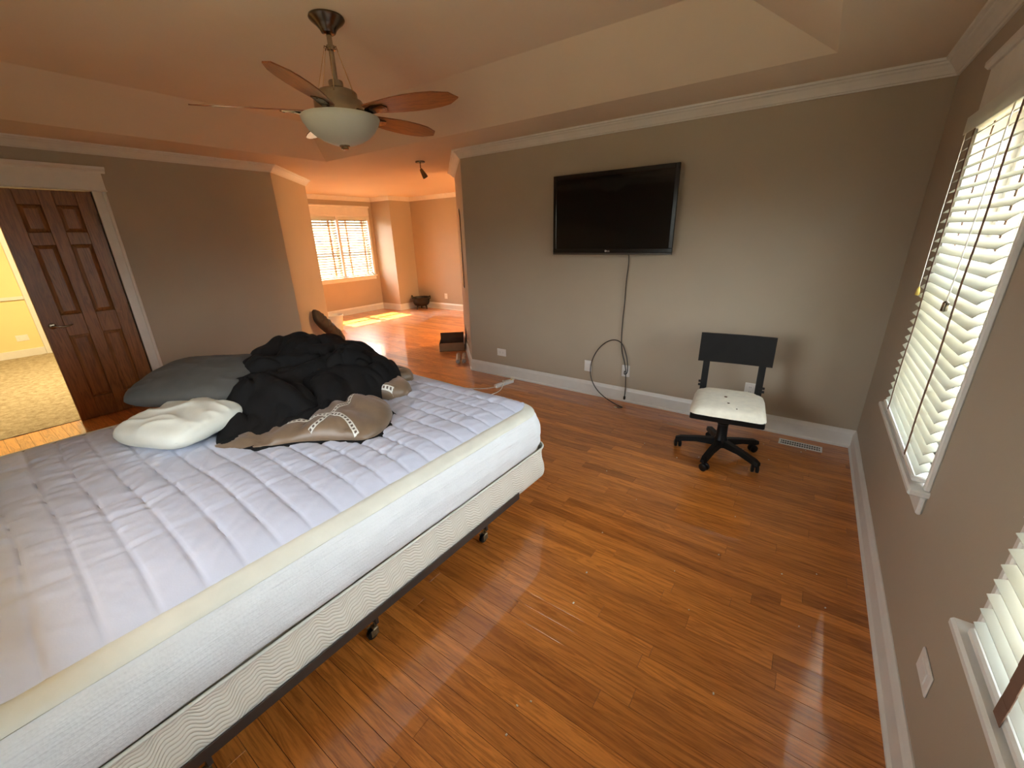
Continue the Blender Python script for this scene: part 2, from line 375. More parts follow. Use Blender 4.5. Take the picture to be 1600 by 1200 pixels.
chain = [run[0], run[1], run[2], (PR1, (-2.4, PR1[1]), None), ((-2.4, PR1[1]), (-2.4, YF), None)] + sit + run2
tn = 0
def dirv(r): return Vector(r[1])-Vector(r[0])
WHERE = {'right': 'along the foot of the window wall on the right', 'far': 'along the foot of the television wall', 'passage_right': 'on the slanted wall end left of the television',
         'passage_left': 'on the orange-lit slanted wall behind the bed', 'left': 'along the foot of the door wall', 'near': 'behind the head of the bed', 'sitting_far': 'on the far sitting room wall by the black pot',
         'sitting_pier_side': 'on the shaded side of the far pier', 'sitting_pier_front': 'on the bright front of the far pier', 'sitting_left': 'under the far double window', 'sitting_near': 'behind the slanted passage wall'}
for i, r in enumerate(chain):
    if r[2] is None: continue
    prv, nxt = chain[i-1], chain[(i+1) % len(chain)]
    segs = [(r[0], r[1])]
    if r[2] == 'left': segs = [(r[0], (XL, 1.215)), ((XL, -.165), r[1])]
    mb = MB()
    for k, (a, b) in enumerate(segs):
        mb.sweep((a, b), BASE, 1, (dirv(prv) if a == r[0] else None, dirv(nxt) if b == r[1] else None))
    struct(mb.build('baseboard_'+r[2], 'trim_white'), 'white moulded baseboard '+WHERE[r[2]], 'baseboard')
    tn += 1
    struct(MB().sweep((r[0], r[1]), CROWN, 1, (dirv(prv), dirv(nxt))).build('trim_%d' % tn, 'trim_white'), 'crown moulding at the ceiling '+WHERE[r[2]].replace('along the foot of', 'above').replace('under', 'above'), 'crown moulding')
# hall trim: baseboard, chair rail, casing on the yellow wall
tn += 1; struct(MB().box(XH, XH+.016, -1.6, .86, 0, .115, bev=.004).build('trim_%d' % tn, 'trim_white'), 'white baseboard on the yellow hall wall', 'baseboard')
tn += 1; struct(MB().box(XH, XH+.025, -1.6, .86, .845, .895, bev=.006).build('trim_%d' % tn, 'trim_white'), 'white chair rail across the yellow hall wall', 'chair rail')
tn += 1; struct(MB().box(XH, XH+.03, .86, .97, 0, 2.1, bev=.006).build('trim_%d' % tn, 'trim_white'), 'white upright door casing on the yellow hall wall', 'casing')

# ------------------------------------------------------------------ floor: every plank its own geometry
floor = MB().box(XH-.16, XL-.1, -1.72, 2.6, -.05, -.014).prism([(XL-.1, YB-.12), (XR+.1, YB-.12), (XR+.1, YT+.1), (-2.3, YT+.1), (-2.3, YF+.1), (XW-.1, YF+.1), (XW-.1, PL1[1]-.1), (XL-.1, 2.7)], -.05, -.014).build('floor', 'dark_slot')
struct(floor, 'glossy orange oak strip floor through bedroom and sitting room', 'floor')
planks = []
y = YB-.02
while y < YF+.02:
    w = random.choice((.057, .066, .076, .076)); yc = y+w/2
    if yc < 2.74: xa, xb = XL-.07, XR
    elif yc < YT+.03: xa, xb = max(XW, PL0[0]+PL0[1]-yc-.05), XR
    else: xa, xb = XW, -2.38
    if yc > PL1[1]: xa = XW
    x = xa-random.random()*.6
    while x < xb:
        l = random.choice((.35, .55, .7, .9, 1.1, 1.4))*random.uniform(.85, 1.15)
        x0, x1 = max(x, xa), min(x+l, xb)
        if x1-x0 > .01: planks.append((x0, x1, y, y+w, random.random(), random.random(), random.random()))
        x += l
    y += w
def vis(p):
    cx, cy = (p[0]+p[1])/2, (p[2]+p[3])/2
    if -3.0 < cx < -1.3 and cy < 1.85 and p[1] < -1.25: return 0
    q = [project((a, b, 0)) for a in (p[0], cx, p[1]) for b in (p[2], p[3])]
    inside = [1 for t in q if t and -40 < t[0] < 1640 and -40 < t[1] < 1240]
    if not inside: return 0
    d = math.hypot(cx, cy); return (p[1]-p[0])*(p[3]-p[2])/(d*d+2.4)**1.5
planks.sort(key=lambda p: -vis(p))
def plank_geo(mb, cols, p):
    g = .0007; x0, x1, y0, y1 = p[0]+g*.7, p[1]-g*.7, p[2]+g, p[3]-g; c = .0003; dz = (p[4]-.5)*.00018
    vs = [(x0, y0, -.014), (x1, y0, -.014), (x1, y1, -.014), (x0, y1, -.014), (x0, y0, -c+dz), (x1, y0, -c+dz), (x1, y1, -c+dz), (x0, y1, -c+dz),
          (x0+c, y0+c, dz), (x1-c, y0+c, dz), (x1-c, y1-c, dz), (x0+c, y1-c, dz)]
    mb.add(vs, [(8, 9, 10, 11)]+[(i, (i+1) % 4, 4+(i+1) % 4, 4+i) for i in range(4)]+[(4+i, 4+(i+1) % 4, 8+(i+1) % 4, 8+i) for i in range(4)])
    cols += [(p[4], p[5], p[6], 1)]*12
def plank_obj(name, ps):
    mb = MB(); cols = []
    for p in ps: plank_geo(mb, cols, p)
    me = bpy.data.meshes.new(name); me.from_pydata(mb.v, [], mb.f)
    a = me.color_attributes.new('tint', 'FLOAT_COLOR', 'POINT'); a.data.foreach_set('color', [c for t in cols for c in t])
    return link(name, me, 'oak_plank', floor)
for p in planks[:300]: plank_obj('plank', [p])
o = plank_obj('plank_field', planks[300:]); o['kind'] = 'stuff'
struct(MB().grid(90, 60, lambda i, j: (XH-.1+(XL-.072-XH+.1)*i/89, -1.68+4.26*j/59, .004+.008*nz(i*.9, j*.9))).build('floor_hall', 'carpet', smooth=60), 'shaggy tan carpet in the hall beyond the doorway', 'carpet')

# ------------------------------------------------------------------ windows and blinds
def window(n, label, xw, s, op, units, head=True):
    """s=+1: the room lies towards -x of the wall face xw"""
    y0, y1, z0, z1 = op; P = lambda d: xw-s*d
    w = thing('window_%d' % n, label, 'window', (0, 0, 0), kind='structure')
    B('jamb', 'trim_white', w, P(.012), P(-.15), y0, y0+.02, z0, z1); B('jamb', 'trim_white', w, P(.012), P(-.15), y1-.02, y1, z0, z1)
    B('head_jamb', 'trim_white', w, P(.012), P(-.15), y0, y1, z1-.02, z1)
    B('casing', 'trim_white', w, P(.018), P(0), y0-.022, y0, z0, z1, .004); B('casing', 'trim_white', w, P(.018), P(0), y1, y1+.022, z0, z1, .004)
    B('stool', 'trim_white', w, P(.058), P(-.15), y0-.028, y1+.028, z0-.025, z0, .006)
    B('apron', 'trim_white', w, P(.018), P(0), y0-.02, y1+.02, z0-.10, z0-.025, .006)
    f = B('frieze', 'trim_white', w, P(.022), P(0), y0-.022, y1+.022, z1, z1+.155, .003)
    B('cap', 'trim_white', f, P(.042), P(0), y0-.045, y1+.045, z1+.155, z1+.195, .012)
    for k in range(len(units)):
        ya, yb = units[k]
        if k: B('mullion', 'trim_white', w, P(.012), P(-.15), units[k-1][1], ya, z0, z1-.02, .004)
        zm = (z0+z1)/2-.01
        for nm, za, zb, dx in (('lower_sash', z0, zm+.025, -.095), ('upper_sash', zm-.025, z1-.02, -.125)):
            m = MB(); t = .045
            m.box(P(dx), P(dx-.028), ya, ya+t, za, zb, bev=.004).box(P(dx), P(dx-.028), yb-t, yb, za, zb, bev=.004)
            m.box(P(dx), P(dx-.028), ya+t, yb-t, za, za+t, bev=.004).box(P(dx), P(dx-.028), ya+t, yb-t, zb-t, zb, bev=.004)
            sash = m.build(nm, 'trim_white', w)
            for q in (1, 2): B('muntin', 'trim_white', sash, P(dx-.004), P(dx-.024), ya+(yb-ya)*q/3-.009, ya+(yb-ya)*q/3+.009, za+t, zb-t, .003)
            B('muntin', 'trim_white', sash, P(dx-.006), P(dx-.022), ya+t, yb-t, (za+zb)/2-.009, (za+zb)/2+.009, .003)
            B('pane', 'pane_glass', sash, P(dx-.012), P(dx-.016), ya+t-.005, yb-t+.005, za+t-.005, zb-t+.005, 0)
    return w
window(1, 'tall window near the far right corner with sash bars', XR, 1, W1, [(W1[0]+.02, W1[1]-.02)])
window(2, 'window at the lower right edge beside the viewer', XR, 1, W2, [(W2[0]+.02, W2[1]-.02)])
window(3, 'far double window of the sitting room', XW, -1, W3, [(W3[0]+.02, 5.37), (5.42, W3[1]-.02)])

w4 = thing('window_4', 'unseen window behind the viewer, added to brighten the bedroom', 'window', (0, 0, 0), kind='structure')  # added out of view to let in more light
for xa, xb in ((W4[0], W4[0]+.05), ((W4[0]+W4[1])/2-.03, (W4[0]+W4[1])/2+.03), (W4[1]-.05, W4[1])): B('stile', 'trim_white', w4, xa, xb, YB-.10, YB-.05, W4[2], W4[3], .004)
for za, zb in ((W4[2], W4[2]+.05), (W4[3]-.05, W4[3])): B('rail', 'trim_white', w4, W4[0]+.05, W4[1]-.05, YB-.10, YB-.05, za, zb, .004)
B('pane', 'pane_glass', w4, W4[0]+.04, W4[1]-.04, YB-.078, YB-.074, W4[2]+.04, W4[3]-.04, 0)
B('stool', 'trim_white', w4, W4[0]-.03, W4[1]+.03, YB-.05, YB+.03, W4[2]-.025, W4[2], .004)

def blind(label, xw, s, dc, y0, y1, z0, z1, n, tilt, tapes, tape_mat='tape_brown', cord=True, slat=.05, tape_w=.02, slat_mat='slat_white'):
    """dc: how far the slats' middle line stands in front of the wall face"""
    xc = xw-s*dc; b = thing('window_blind', label, 'blind', (xc, (y0+y1)/2, z0), group='white slatted window blinds')
    h = (y1-y0)/2; zt = z1-z0
    B('headrail', 'white_plastic', b, -.026, .026, -h, h, zt-.045, zt, .004)
    B('valence', 'slat_white', b, -s*.028, -s*.032, -h, h, zt-.065, zt, .001)
    B('bottom_rail', 'white_plastic', b, -.026, .026, -h, h, .004, .026, .005)
    me = bpy.data.meshes.new('slat'); bm = MB()
    prof = [(-slat/2, -.0022), (-slat/4, .0004), (0, .0014), (slat/4, .0004), (slat/2, -.0022)]; t = .0026
    ca, sa = math.cos(tilt), math.sin(tilt); ring = [(a, z) for a, z in prof]+[(a, z-t) for a, z in prof[::-1]]
    # a>0 is the room edge, which hangs lower
    pts = [(-s*(a*ca+z*sa), -a*sa+z*ca) for a, z in ring]; k = len(pts)
    bm.add([(x, -h, z) for x, z in pts]+[(x, h, z) for x, z in pts], [(i, (i+1) % k, k+(i+1) % k, k+i) for i in range(k)]+[tuple(range(k)), tuple(range(2*k-1, k-1, -1))])
    me = bm.mesh('slat', 40); me.materials.append(MATS[slat_mat])
    zs = [.026+.022+(zt-.07-.048)*i/(n-1) for i in range(n)]
    for z in zs:
        o = bpy.data.objects.new('slat', me); COL.objects.link(o); o.parent = b; o.location = (0, 0, z)
        o.rotation_euler = (0, (random.random()-.5)*.06, 0)
    ex = slat/2*ca+.004
    for ty in tapes:
        yy = ty-(y0+y1)/2
        xs = -s*ex
        for sg, zsn in ((1, -1), (-1, 1)):
            tp = MB(); pr = [(xs*sg, .006)]+[(xs*sg+.0012*math.sin(z*140), z-zsn*0) for z in zs]+[(xs*sg, zt-.04)]
            for (xa, za), (xb, zb) in zip(pr, pr[1:]): tp.box(xa-.0008, xa+.0008, yy-tape_w/2, yy+tape_w/2, za, zb+.001)
            tp.build('ladder_tape', tape_mat, b)
    if cord:
        c = MB().tube([(-s*(ex+.006), h-.05, zt-.05), (-s*(ex+.008), h-.05, zt*.7), (-s*(ex+.006), h-.052, .60)], .0016, 6).build('lift_cord', 'cord_cream', b)
        MB().lathe([(.002, .61), (.006, .60), (.009, .575), (.007, .57), (0, .57)], 12, (-s*(ex+.006), h-.052, 0)).build('tassel', 'tassel', c, 40)
        wv = MB().tube([(-s*(ex+.005), -h+.26, zt-.05), (-s*(ex+.012), -h+.255, .62)], .0022, 6).build('tilt_wand', 'white_plastic', b)
        MB().lathe([(.004, .62), (.009, .615), (.010, .585), (0, .58)], 12, (-s*(ex+.012), -h+.255, 0)).build('wand_grip', 'dark_nickel', wv, 40)
    return b
T = math.radians(33)
blind('white slatted blind on the tall window near the far corner', XR, 1, .022, W1[0]+.022, W1[1]-.022, W1[2]+.005, W1[3]-.022, 30, T, (2.08, 2.615))
blind('white slatted blind at the lower right edge of the photo', XR, 1, .018, W2[0]+.022, W2[1]-.03, W2[2]+.005, W2[3]-.022, 30, math.radians(14), (.46, .93), cord=False, tape_w=.034)
plain('tape_orange', (.42, .20, .05), .8)
blind('left blind of the far double window', XW, -1, -.03, W3[0]+.022, 5.365, W3[2]+.005, W3[3]-.022, 23, math.radians(46), (4.8, 5.2), 'tape_orange', False, .038, slat_mat='slat_shaded')
blind('right blind of the far double window', XW, -1, -.03, 5.425, W3[1]-.022, W3[2]+.005, W3[3]-.022, 23, math.radians(46), (5.6, 6.0), 'tape_orange', False, .038, slat_mat='slat_shaded')

# ------------------------------------------------------------------ door
d = thing('door_1', 'dark stained six-panel wooden door leaf left of the bed', 'door', (XL-.02, .524, 0), kind='structure')
dy = .618; S = 'door_wood'
for y0_, y1_ in ((0, .135), (.276, .366), (.507, dy)): B('stile', S, d, -.04, 0, y0_, y1_, .001, 2.028, .003)
for z0_, z1_ in ((.001, .2), (.80, .99), (1.585, 1.69), (1.91, 2.028)):
    for y0_, y1_ in ((.135, .276), (.366, .507)): B('rail', S, d, -.04, -.0005, y0_, y1_, z0_, z1_, .003)
for z0_, z1_ in ((.2, .80), (.99, 1.585), (1.69, 1.91)):
    for y0_, y1_ in ((.135, .276), (.366, .507)):
        i = .03; mb = MB()
        a = [(-.018, y0_, z0_), (-.018, y1_, z0_), (-.018, y1_, z1_), (-.018, y0_, z1_)]
        b_ = [(-.006, y0_+i, z0_+i), (-.006, y1_-i, z0_+i), (-.006, y1_-i, z1_-i), (-.006, y0_+i, z1_-i)]
        k_ = [(-.03, y_, z_) for _, y_, z_ in a]
        mb.add(a+b_+k_, [(4, 5, 6, 7), (11, 10, 9, 8)]+[(j, (j+1) % 4, 4+(j+1) % 4, 4+j) for j in range(4)]+[(8+j, 8+(j+1) % 4, (j+1) % 4, j) for j in range(4)])
        mb.build('panel', S, d)
hd = MB().lathe([(0, .012), (.012, .012), (.024, .008), (.027, 0), (0, 0)], 20, (0, .06, .905), Matrix.Rotation(PI/2, 3, 'Y')).build('handle', 'nickel', d, 40, label='nickel lever handle')
MB().tube([(0, .06, .905), (.04, .06, .905), (.046, .075, .903), (.045, .12, .893), (.042, .165, .899), (.04, .185, .905)], [.009, .009, .0085, .008, .007, .005], 10).build('lever', 'nickel', hd, 40)
B('latch_plate', 'nickel', d, -.03, -.008, -.0015, .0005, .86, .95, 0)
for z_ in (.25, 1.0, 1.8): MB().tube([(.004, dy-.002, z_-.045), (.004, dy-.002, z_+.045)], .006, 8).build('hinge', 'nickel', d, 40)
dc = thing('trim_door', 'white door surround with a heavy head moulding', 'door casing', (XL, 0, 0), kind='structure')
for ya, yb in ((1.145, 1.24), (-.19, -.095)):
    sgn = 1 if ya > 0 else -1; inner, outer = (ya, yb) if sgn > 0 else (yb, ya)
    B('casing', 'trim_white', dc, 0, .018, ya, yb, 0, 2.035, .003); B('back_band', 'trim_white', dc, 0, .028, outer-sgn*.028, outer, 0, 2.035, .008)
    B('jamb', 'trim_white', dc, -.12, .002, inner, inner+sgn*.0015, 0, 2.035, 0)
fz = B('frieze', 'trim_white', dc, 0, .024, -.195, 1.245, 2.035, 2.19, .003); B('bead', 'trim_white', fz, 0, .032, -.2, 1.25, 2.03, 2.044, .005)
MB().sweep(((0, 1.275), (0, -.225)), [(0, 2.185), (.026, 2.185), (.03, 2.2), (.05, 2.215), (.056, 2.235), (0, 2.235)], 1).build('cap', 'trim_white', fz)

# ------------------------------------------------------------------ outlets and switch plates
def outlet(label, p, axis, w=.12, h=.078, kind='duplex', dirn=1):
    """axis: wall normal ('x','-x','-y'); plate lies w wide, h high"""
    rz = {'-y': 0, 'x': PI/2, '-x': -PI/2}[axis]
    t = thing('wall_outlet', label, 'outlet', p, rz, group='white wall plates')
    B('plate', 'white_plastic', t, -w/2, w/2, -.006, 0, -h/2, h/2, .003)
    vert = h > w
    if kind == 'duplex':
        for q in (-1, 1):
            cx, cz = (0, q*.02) if vert else (q*.021, 0)
            sk = B('socket', 'white_plastic', t, cx-.015, cx+.015, -.0085, -.004, cz-.015, cz+.015, .004)
            for r in (-1, 1):
                if vert: B('slot', 'dark_slot', sk, cx+r*.006-.001, cx+r*.006+.001, -.009, -.0083, cz-.002, cz+.007, 0)
                else: B('slot', 'dark_slot', sk, cx-.002, cx+.007, -.009, -.0083, cz+r*.006-.001, cz+r*.006+.001, 0)
    elif kind == 'coax': MB().tube([(0, -.004, 0), (0, -.02, 0)], .005, 8).build('connector', 'nickel', t, 40)
    else: B('rocker', 'white_plastic', t, -w*.27, w*.27, -.009, -.004, -h*.28, h*.28, .003)
    return t
outlet('white double outlet low on the television wall near its left end', (-2.78, YT, .288), '-y', .125, .085)
outlet('blank white plate left of the hanging cables', (-1.69, YT, .298), '-y', .075, .115, 'switch')
outlet('white cable outlet plate behind the dangling black cord', (-1.294, YT, .309), '-y', .078, .115, 'coax')
outlet('white outlet on the wall half hidden behind the desk chair', (-.245, YT, .322), '-y', .08, .115)
outlet('white plate low on the right wall between the two windows', (XR, 1.365, .331), '-x', .12, .078, 'switch')
outlet('white outlet on the left wall just above the grey pillow', (XL, 2.278, .264), 'x', .12, .085)
outlet('white outlet on the far sitting room wall', (-6.725, YF, .30), '-y', .085, .115)
outlet('pale outlet low on the yellow hall wall', (XH, .68, .288), 'x', .13, .09, 'switch')

# ------------------------------------------------------------------ bed: frame, box spring, mattress
BO, BR = Vector((-1.12, 1.93)), math.radians(-2)      # near foot corner; u to the viewer's side, v to the foot
def bed_xy(u, v):
    c, s = math.cos(BR), math.sin(BR); return BO.x+u*c-v*s, BO.y+u*s+v*c
def bed_uv(x, y):
    c, s = math.cos(BR), math.sin(BR); dx, dy_ = x-BO.x, y-BO.y; return dx*c+dy_*s, -dx*s+dy_*c
BWD, BLN = 1.93, 2.30
def rrect(u0, u1, v0, v1, r, n=10, step=.03):
    """rounded rectangle as a list of (u, v, nu, nv, arclength)"""
    pts = []
    def line(a, b, nrm):
        k = max(1, int(math.dist(a, b)/step))
        for i in range(k): pts.append((a[0]+(b[0]-a[0])*i/k, a[1]+(b[1]-a[1])*i/k, *nrm))
    def arc(c, a0):
        for i in range(n):
            a = a0+PI/2*i/n; pts.append((c[0]+r*math.cos(a), c[1]+r*math.sin(a), math.cos(a), math.sin(a)))
    line((u1, v0+r), (u1, v1-r), (1, 0)); arc((u1-r, v1-r), 0)
    line((u1-r, v1), (u0+r, v1), (0, 1)); arc((u0+r, v1-r), PI/2)
    line((u0, v1-r), (u0, v0+r), (-1, 0)); arc((u0+r, v0+r), PI)
    line((u0+r, v0), (u1-r, v0), (0, -1)); arc((u1-r, v0+r), 1.5*PI)
    out = []; s = 0
    for i, p in enumerate(pts):
        if i: s += math.dist(p[:2], pts[i-1][:2])
        out.append((*p, s))
    return out
def band(name, mat, parent, loop, prof, disp=None, smooth=50, uv=False, label=None):
    mb = MB(); n = len(prof)
    def fn(i, j):
        u, v, nu, nv, s = loop[i]; d, z = prof[j]
        if disp:
            e = disp(s, z, j/(n-1)); d += e
        return (u+nu*d, v+nv*d, z)
    mb.grid(len(loop), n, fn, True)
    me = mb.mesh(name, smooth)
    if uv:
        ul = me.uv_layers.new(name='UVMap')
        for p in me.polygons:
            ss = [loop[me.loops[l].vertex_index//n][4] for l in p.loop_indices]
            wrap = max(ss)-min(ss) > 1
            for l, s in zip(p.loop_indices, ss):
                vi = me.loops[l].vertex_index
                ul.data[l].uv = ((s+8.3 if wrap and s < 1 else s), me.vertices[vi].co.z)
    return link(name, me, mat, parent, label)
# frame
fr = thing('bedstead', 'dark metal bed frame on casters under the box spring', 'bed frame', (BO.x, BO.y, 0), BR)
for side, u in ((1, .009), (-1, -BWD-.009)):
    m = MB().box(u-.0025, u+.0025, -2.27, -.33, .165, .207, bev=.001).box(u-side*.045, u, -2.27, -.33, .165, .170, bev=.001)
    m.build('side_rail', 'frame_brown', fr)
for v in (-.55, -1.25, -1.85): B('cross_bar', 'frame_brown', fr, -BWD+.03, -.03, v-.018, v+.018, .158, .164, 0)
for u in (-.062, -BWD+.062, -BWD/2):
    for v in (-.55, -1.25, -1.85):
        lg = MB().box(u-.013, u+.013, v-.003, v+.013, .062, .165, bev=.002).build('leg', 'frame_brown', fr)
        cst = MB().tube([(u, v, .07), (u, v, .050)], .007, 8).box(u-.014, u+.014, v-.018, v+.006, .047, .052, bev=.002).box(u-.016, u-.0135, v-.03, v+.004, .018, .05, bev=.001).box(u+.0135, u+.016, v-.03, v+.004, .018, .05, bev=.001).build('caster_fork', 'caster_brass', lg)
        MB().lathe([(0, -.012), (.018, -.012), (.024, -.008), (.024, .008), (.018, .012), (0, .012)], 20, (u, v-.018, .0242), Matrix.Rotation(PI/2, 3, 'Y')).build('caster_wheel', 'black_plastic', lg, 40)
# box spring
bs = thing('box_spring', 'cream box spring with wavy stitching under the mattress', 'box spring', (BO.x, BO.y, 0), BR)
lp = rrect(-BWD, 0, -BLN, 0, .09)
band('side_panel', 'ticking', bs, lp, [(-.05, .172), (-.012, .174), (0, .182), (.004, .20), (.002, .235), (-.010, .285), (-.014, .32), (-.010, .350), (-.004, .362)], lambda s, z, t: .002*nz(s*6, z*20), uv=True)
band('piping', 'band_cream', bs, lp, [(-.006+.006*math.cos(a), .365+.006*math.sin(a)) for a in [k*PI/4 for k in range(9)]])
MB().prism([bed_p[:2] for bed_p in rrect(-BWD+.03, -.03, -BLN+.03, -.03, .08)], .1705, .366).build('top_panel', 'ticking', bs)
# mattress with its fitted quilted pad
mt = thing('mattress', 'white mattress wearing a quilted pad with a stretchy skirt', 'mattress', (BO.x, BO.y, 0), BR)
lm = rrect(-BWD, 0, -BLN, 0, .17, 14)
def sk(s, z, t):
    e = .006*nz(s*2.2, z*22, 3)+.003*nz(s*9, z*70, 9)-.004*(1-abs(nz(s*1.1+z*6, z*14, 31)))**8
    e += .0022*math.sin(z*420+2*nz(s*2, 0, 5))*max(0, nz(s*1.5, 1, 2)+.4)
    return e
SK = [(-.06, .3675), (-.03, .369), (-.014, .373), (-.002, .383), (.006, .398), (.010, .415), (.012, .432), (.013, .45), (.012, .468), (.011, .488), (.009, .508), (.006, .528), (.002, .545), (-.004, .560), (-.010, .572), (-.018, .583), (-.025, .591)]
band('side_skirt', 'skirt_white', mt, lm, SK, sk, 60)
BD = [(-.026, .590), (-.023, .594), (-.027, .601), (-.036, .608), (-.050, .615), (-.068, .621), (-.086, .625), (-.094, .622)]
band('border_band', 'band_cream', mt, lm, BD, lambda s, z, t: .004*nz(s*5, z*25, 7), 60)
nu, nv = 150, 300
U0, U1, V0, V1, RC = -BWD+.088, -.088, -BLN+.088, -.036, .14
def pad(i, j):
    u = U0+(U1-U0)*i/(nu-1); v = V0+(V1-V0)*j/(nv-1)
    for cu, su in ((U0+RC, -1), (U1-RC, 1)):
        for cv, sv in ((V0+RC, -1), (V1-RC, 1)):
            du, dv = (u-cu)*su, (v-cv)*sv
            if du > 0 and dv > 0:
                k = max(du, dv); l = math.hypot(du, dv)
                u, v = cu+su*du*k/l, cv+sv*dv*k/l
    x, y = u, v
    wob = .010*nz(x*2.2, y*2.2, 4); ph = (v+wob+.012*math.sin(u*3))/.107
    q = abs(ph-round(ph))*2; a = min(1, q/.22)
    ph2 = (u+.09+wob)/.36; q2 = abs(ph2-round(ph2))*2; b2 = min(1, q2/.16)
    puff = (.0078*math.sin(a*PI/2)+.004*(1-(1-q)**2))*(.62+.38*math.sin(b2*PI/2))
    amp = .5+.9*max(0, nz(x*1.7, y*1.7, 12)+.25)
    wr = .0075*amp*(1-abs(nz(x*15+3*nz(x*2, y*2), y*4.2, 1)))**4+.0045*amp*(1-abs(nz(x*34+2*nz(x*3, y*3), y*9, 6)))**4
    ed = min(u-U0, U1-u, v-V0, V1-v); drop = max(0, .14-ed)/.14
    return (u, v, .636+puff*(1-.5*drop)+wr*(1-.6*drop)+.006*nz(x*1.3, y*1.3, 8)-.018*drop**2-.022*max(0, 1-(V1-v)/.10)**2)
MB().grid(nu, nv, pad).build('quilted_pad', 'pad_white', mt, 80)

# ------------------------------------------------------------------ pillows and comforter
def pillow(name, label, mat, w, d_, h, loc, rot, seed, wr=.012, n=56):
    mb = MB()
    def fn(sgn):
        def g(i, j):
            a = -1+2*i/(n-1); b = -1+2*j/(n-1)
            x = w/2*a*math.sqrt(1-.22*b*b*b*b); y = d_/2*b*math.sqrt(1-.22*a**4)
            t = max(0, (1-a**4)*(1-b**4))**.42*(.80+.20*(1-a*a)*(1-b*b))
            f = wr*(nz(x*7, y*7, seed)*.8+1.0*(1-abs(nz(x*5+seed, y*11, seed*2)))**4)*min(1, t*1.4)
            return (x, y, sgn*h/2*t+(f if sgn > 0 else f*.3))
        return g
    mb.grid(n, n, fn(1)); mb.grid(n, n, fn(-1))
    me = mb.mesh(name, 80, fix=False); bm = bmesh.new(); bm.from_mesh(me); bmesh.ops.remove_doubles(bm, verts=bm.verts, dist=.0004); bmesh.ops.recalc_face_normals(bm, faces=bm.faces[:]); bm.to_mesh(me); bm.free()
    for p in me.polygons: p.use_smooth = True
    o = link(name, me, mat); o.location = loc; o.rotation_euler = rot
    return tag(o, label, 'pillow')
R_ = math.radians
pillow('bed_pillow', 'white pillow lying flat beneath the grey pillow', 'pillow_white', .49, .40, .155, (-2.45, .56, .722), (R_(3), R_(-3), R_(18)), 3, .014)
pillow('bed_pillow', 'dark grey pillow propped on the white one', 'pillow_grey', .70, .46, .16, (-2.76, .79, .825), (R_(12), R_(-2), R_(34)), 8, .008)

def smooth_loop(pts, k=8):
    """closed Catmull-Rom through plan points"""
    n = len(pts); out = []
    for i in range(n):
        p0, p1, p2, p3 = [Vector(pts[(i+q) % n]) for q in (-1, 0, 1, 2)]
        for j in range(k):
            t = j/k; out.append(.5*((2*p1)+(p2-p0)*t+(2*p0-5*p1+4*p2-p3)*t*t+(3*p1-p0-3*p2+p3)*t**3))
    return out
def heap(name, mat, parent, outline, ctrl, zb, seed, rings=46, wr=.03, power=6, k=8, folds=(5, 5)):
    lp = smooth_loop(outline, k); c = sum(lp, Vector((0, 0)))/len(lp)
    def hgt(p):
        sw = sh = 0
        for cx, cy, h, r in ctrl:
            w = math.exp(-((p.x-cx)**2+(p.y-cy)**2)/(r*r)); sw += w; sh += w*h
        return sh/(sw+.02)
    def surf(p, rho):
        e = max(0, 1-rho**power)**.5
        wx, wy = .35*nz(p.x*2.2, p.y*2.2, seed+40), .35*nz(p.x*2.2, p.y*2.2, seed+60)
        f1 = min(1, 2.2*abs(nz((p.x+wx)*folds[0], (p.y+wy)*folds[1], seed)))**.6
        f2 = min(1, 2.2*abs(nz((p.x+wx*.6)*folds[0]*2.3, (p.y+wy*.6)*folds[1]*2.3, seed+5)))**.7
        f3 = nz(p.x*22, p.y*22, seed+9)
        return zb+(hgt(p)+wr*(f1-.42)+wr*.35*(f2-.5)+wr*.05*f3)*e
    mb = MB(); n = len(lp)
    def fn(i, j):
        rho = (j/(rings-1))**.8; p = c+(lp[i]-c)*rho
        if j == 0: p = c.copy()
        z = surf(p, rho); return (p.x, p.y, max(z, zb-.002))
    mb.grid(n, rings, fn, True)
    me = mb.mesh(name, 80, fix=False)
    bm = bmesh.new(); bm.from_mesh(me); bmesh.ops.remove_doubles(bm, verts=bm.verts, dist=.0003)
    es = [e for e in bm.edges if e.is_boundary]
    if es: bmesh.ops.contextual_create(bm, geom=es)
    bmesh.ops.recalc_face_normals(bm, faces=bm.faces[:]); bm.to_mesh(me); bm.free()
    for p in me.polygons: p.use_smooth = True
    return link(name, me, mat, parent)
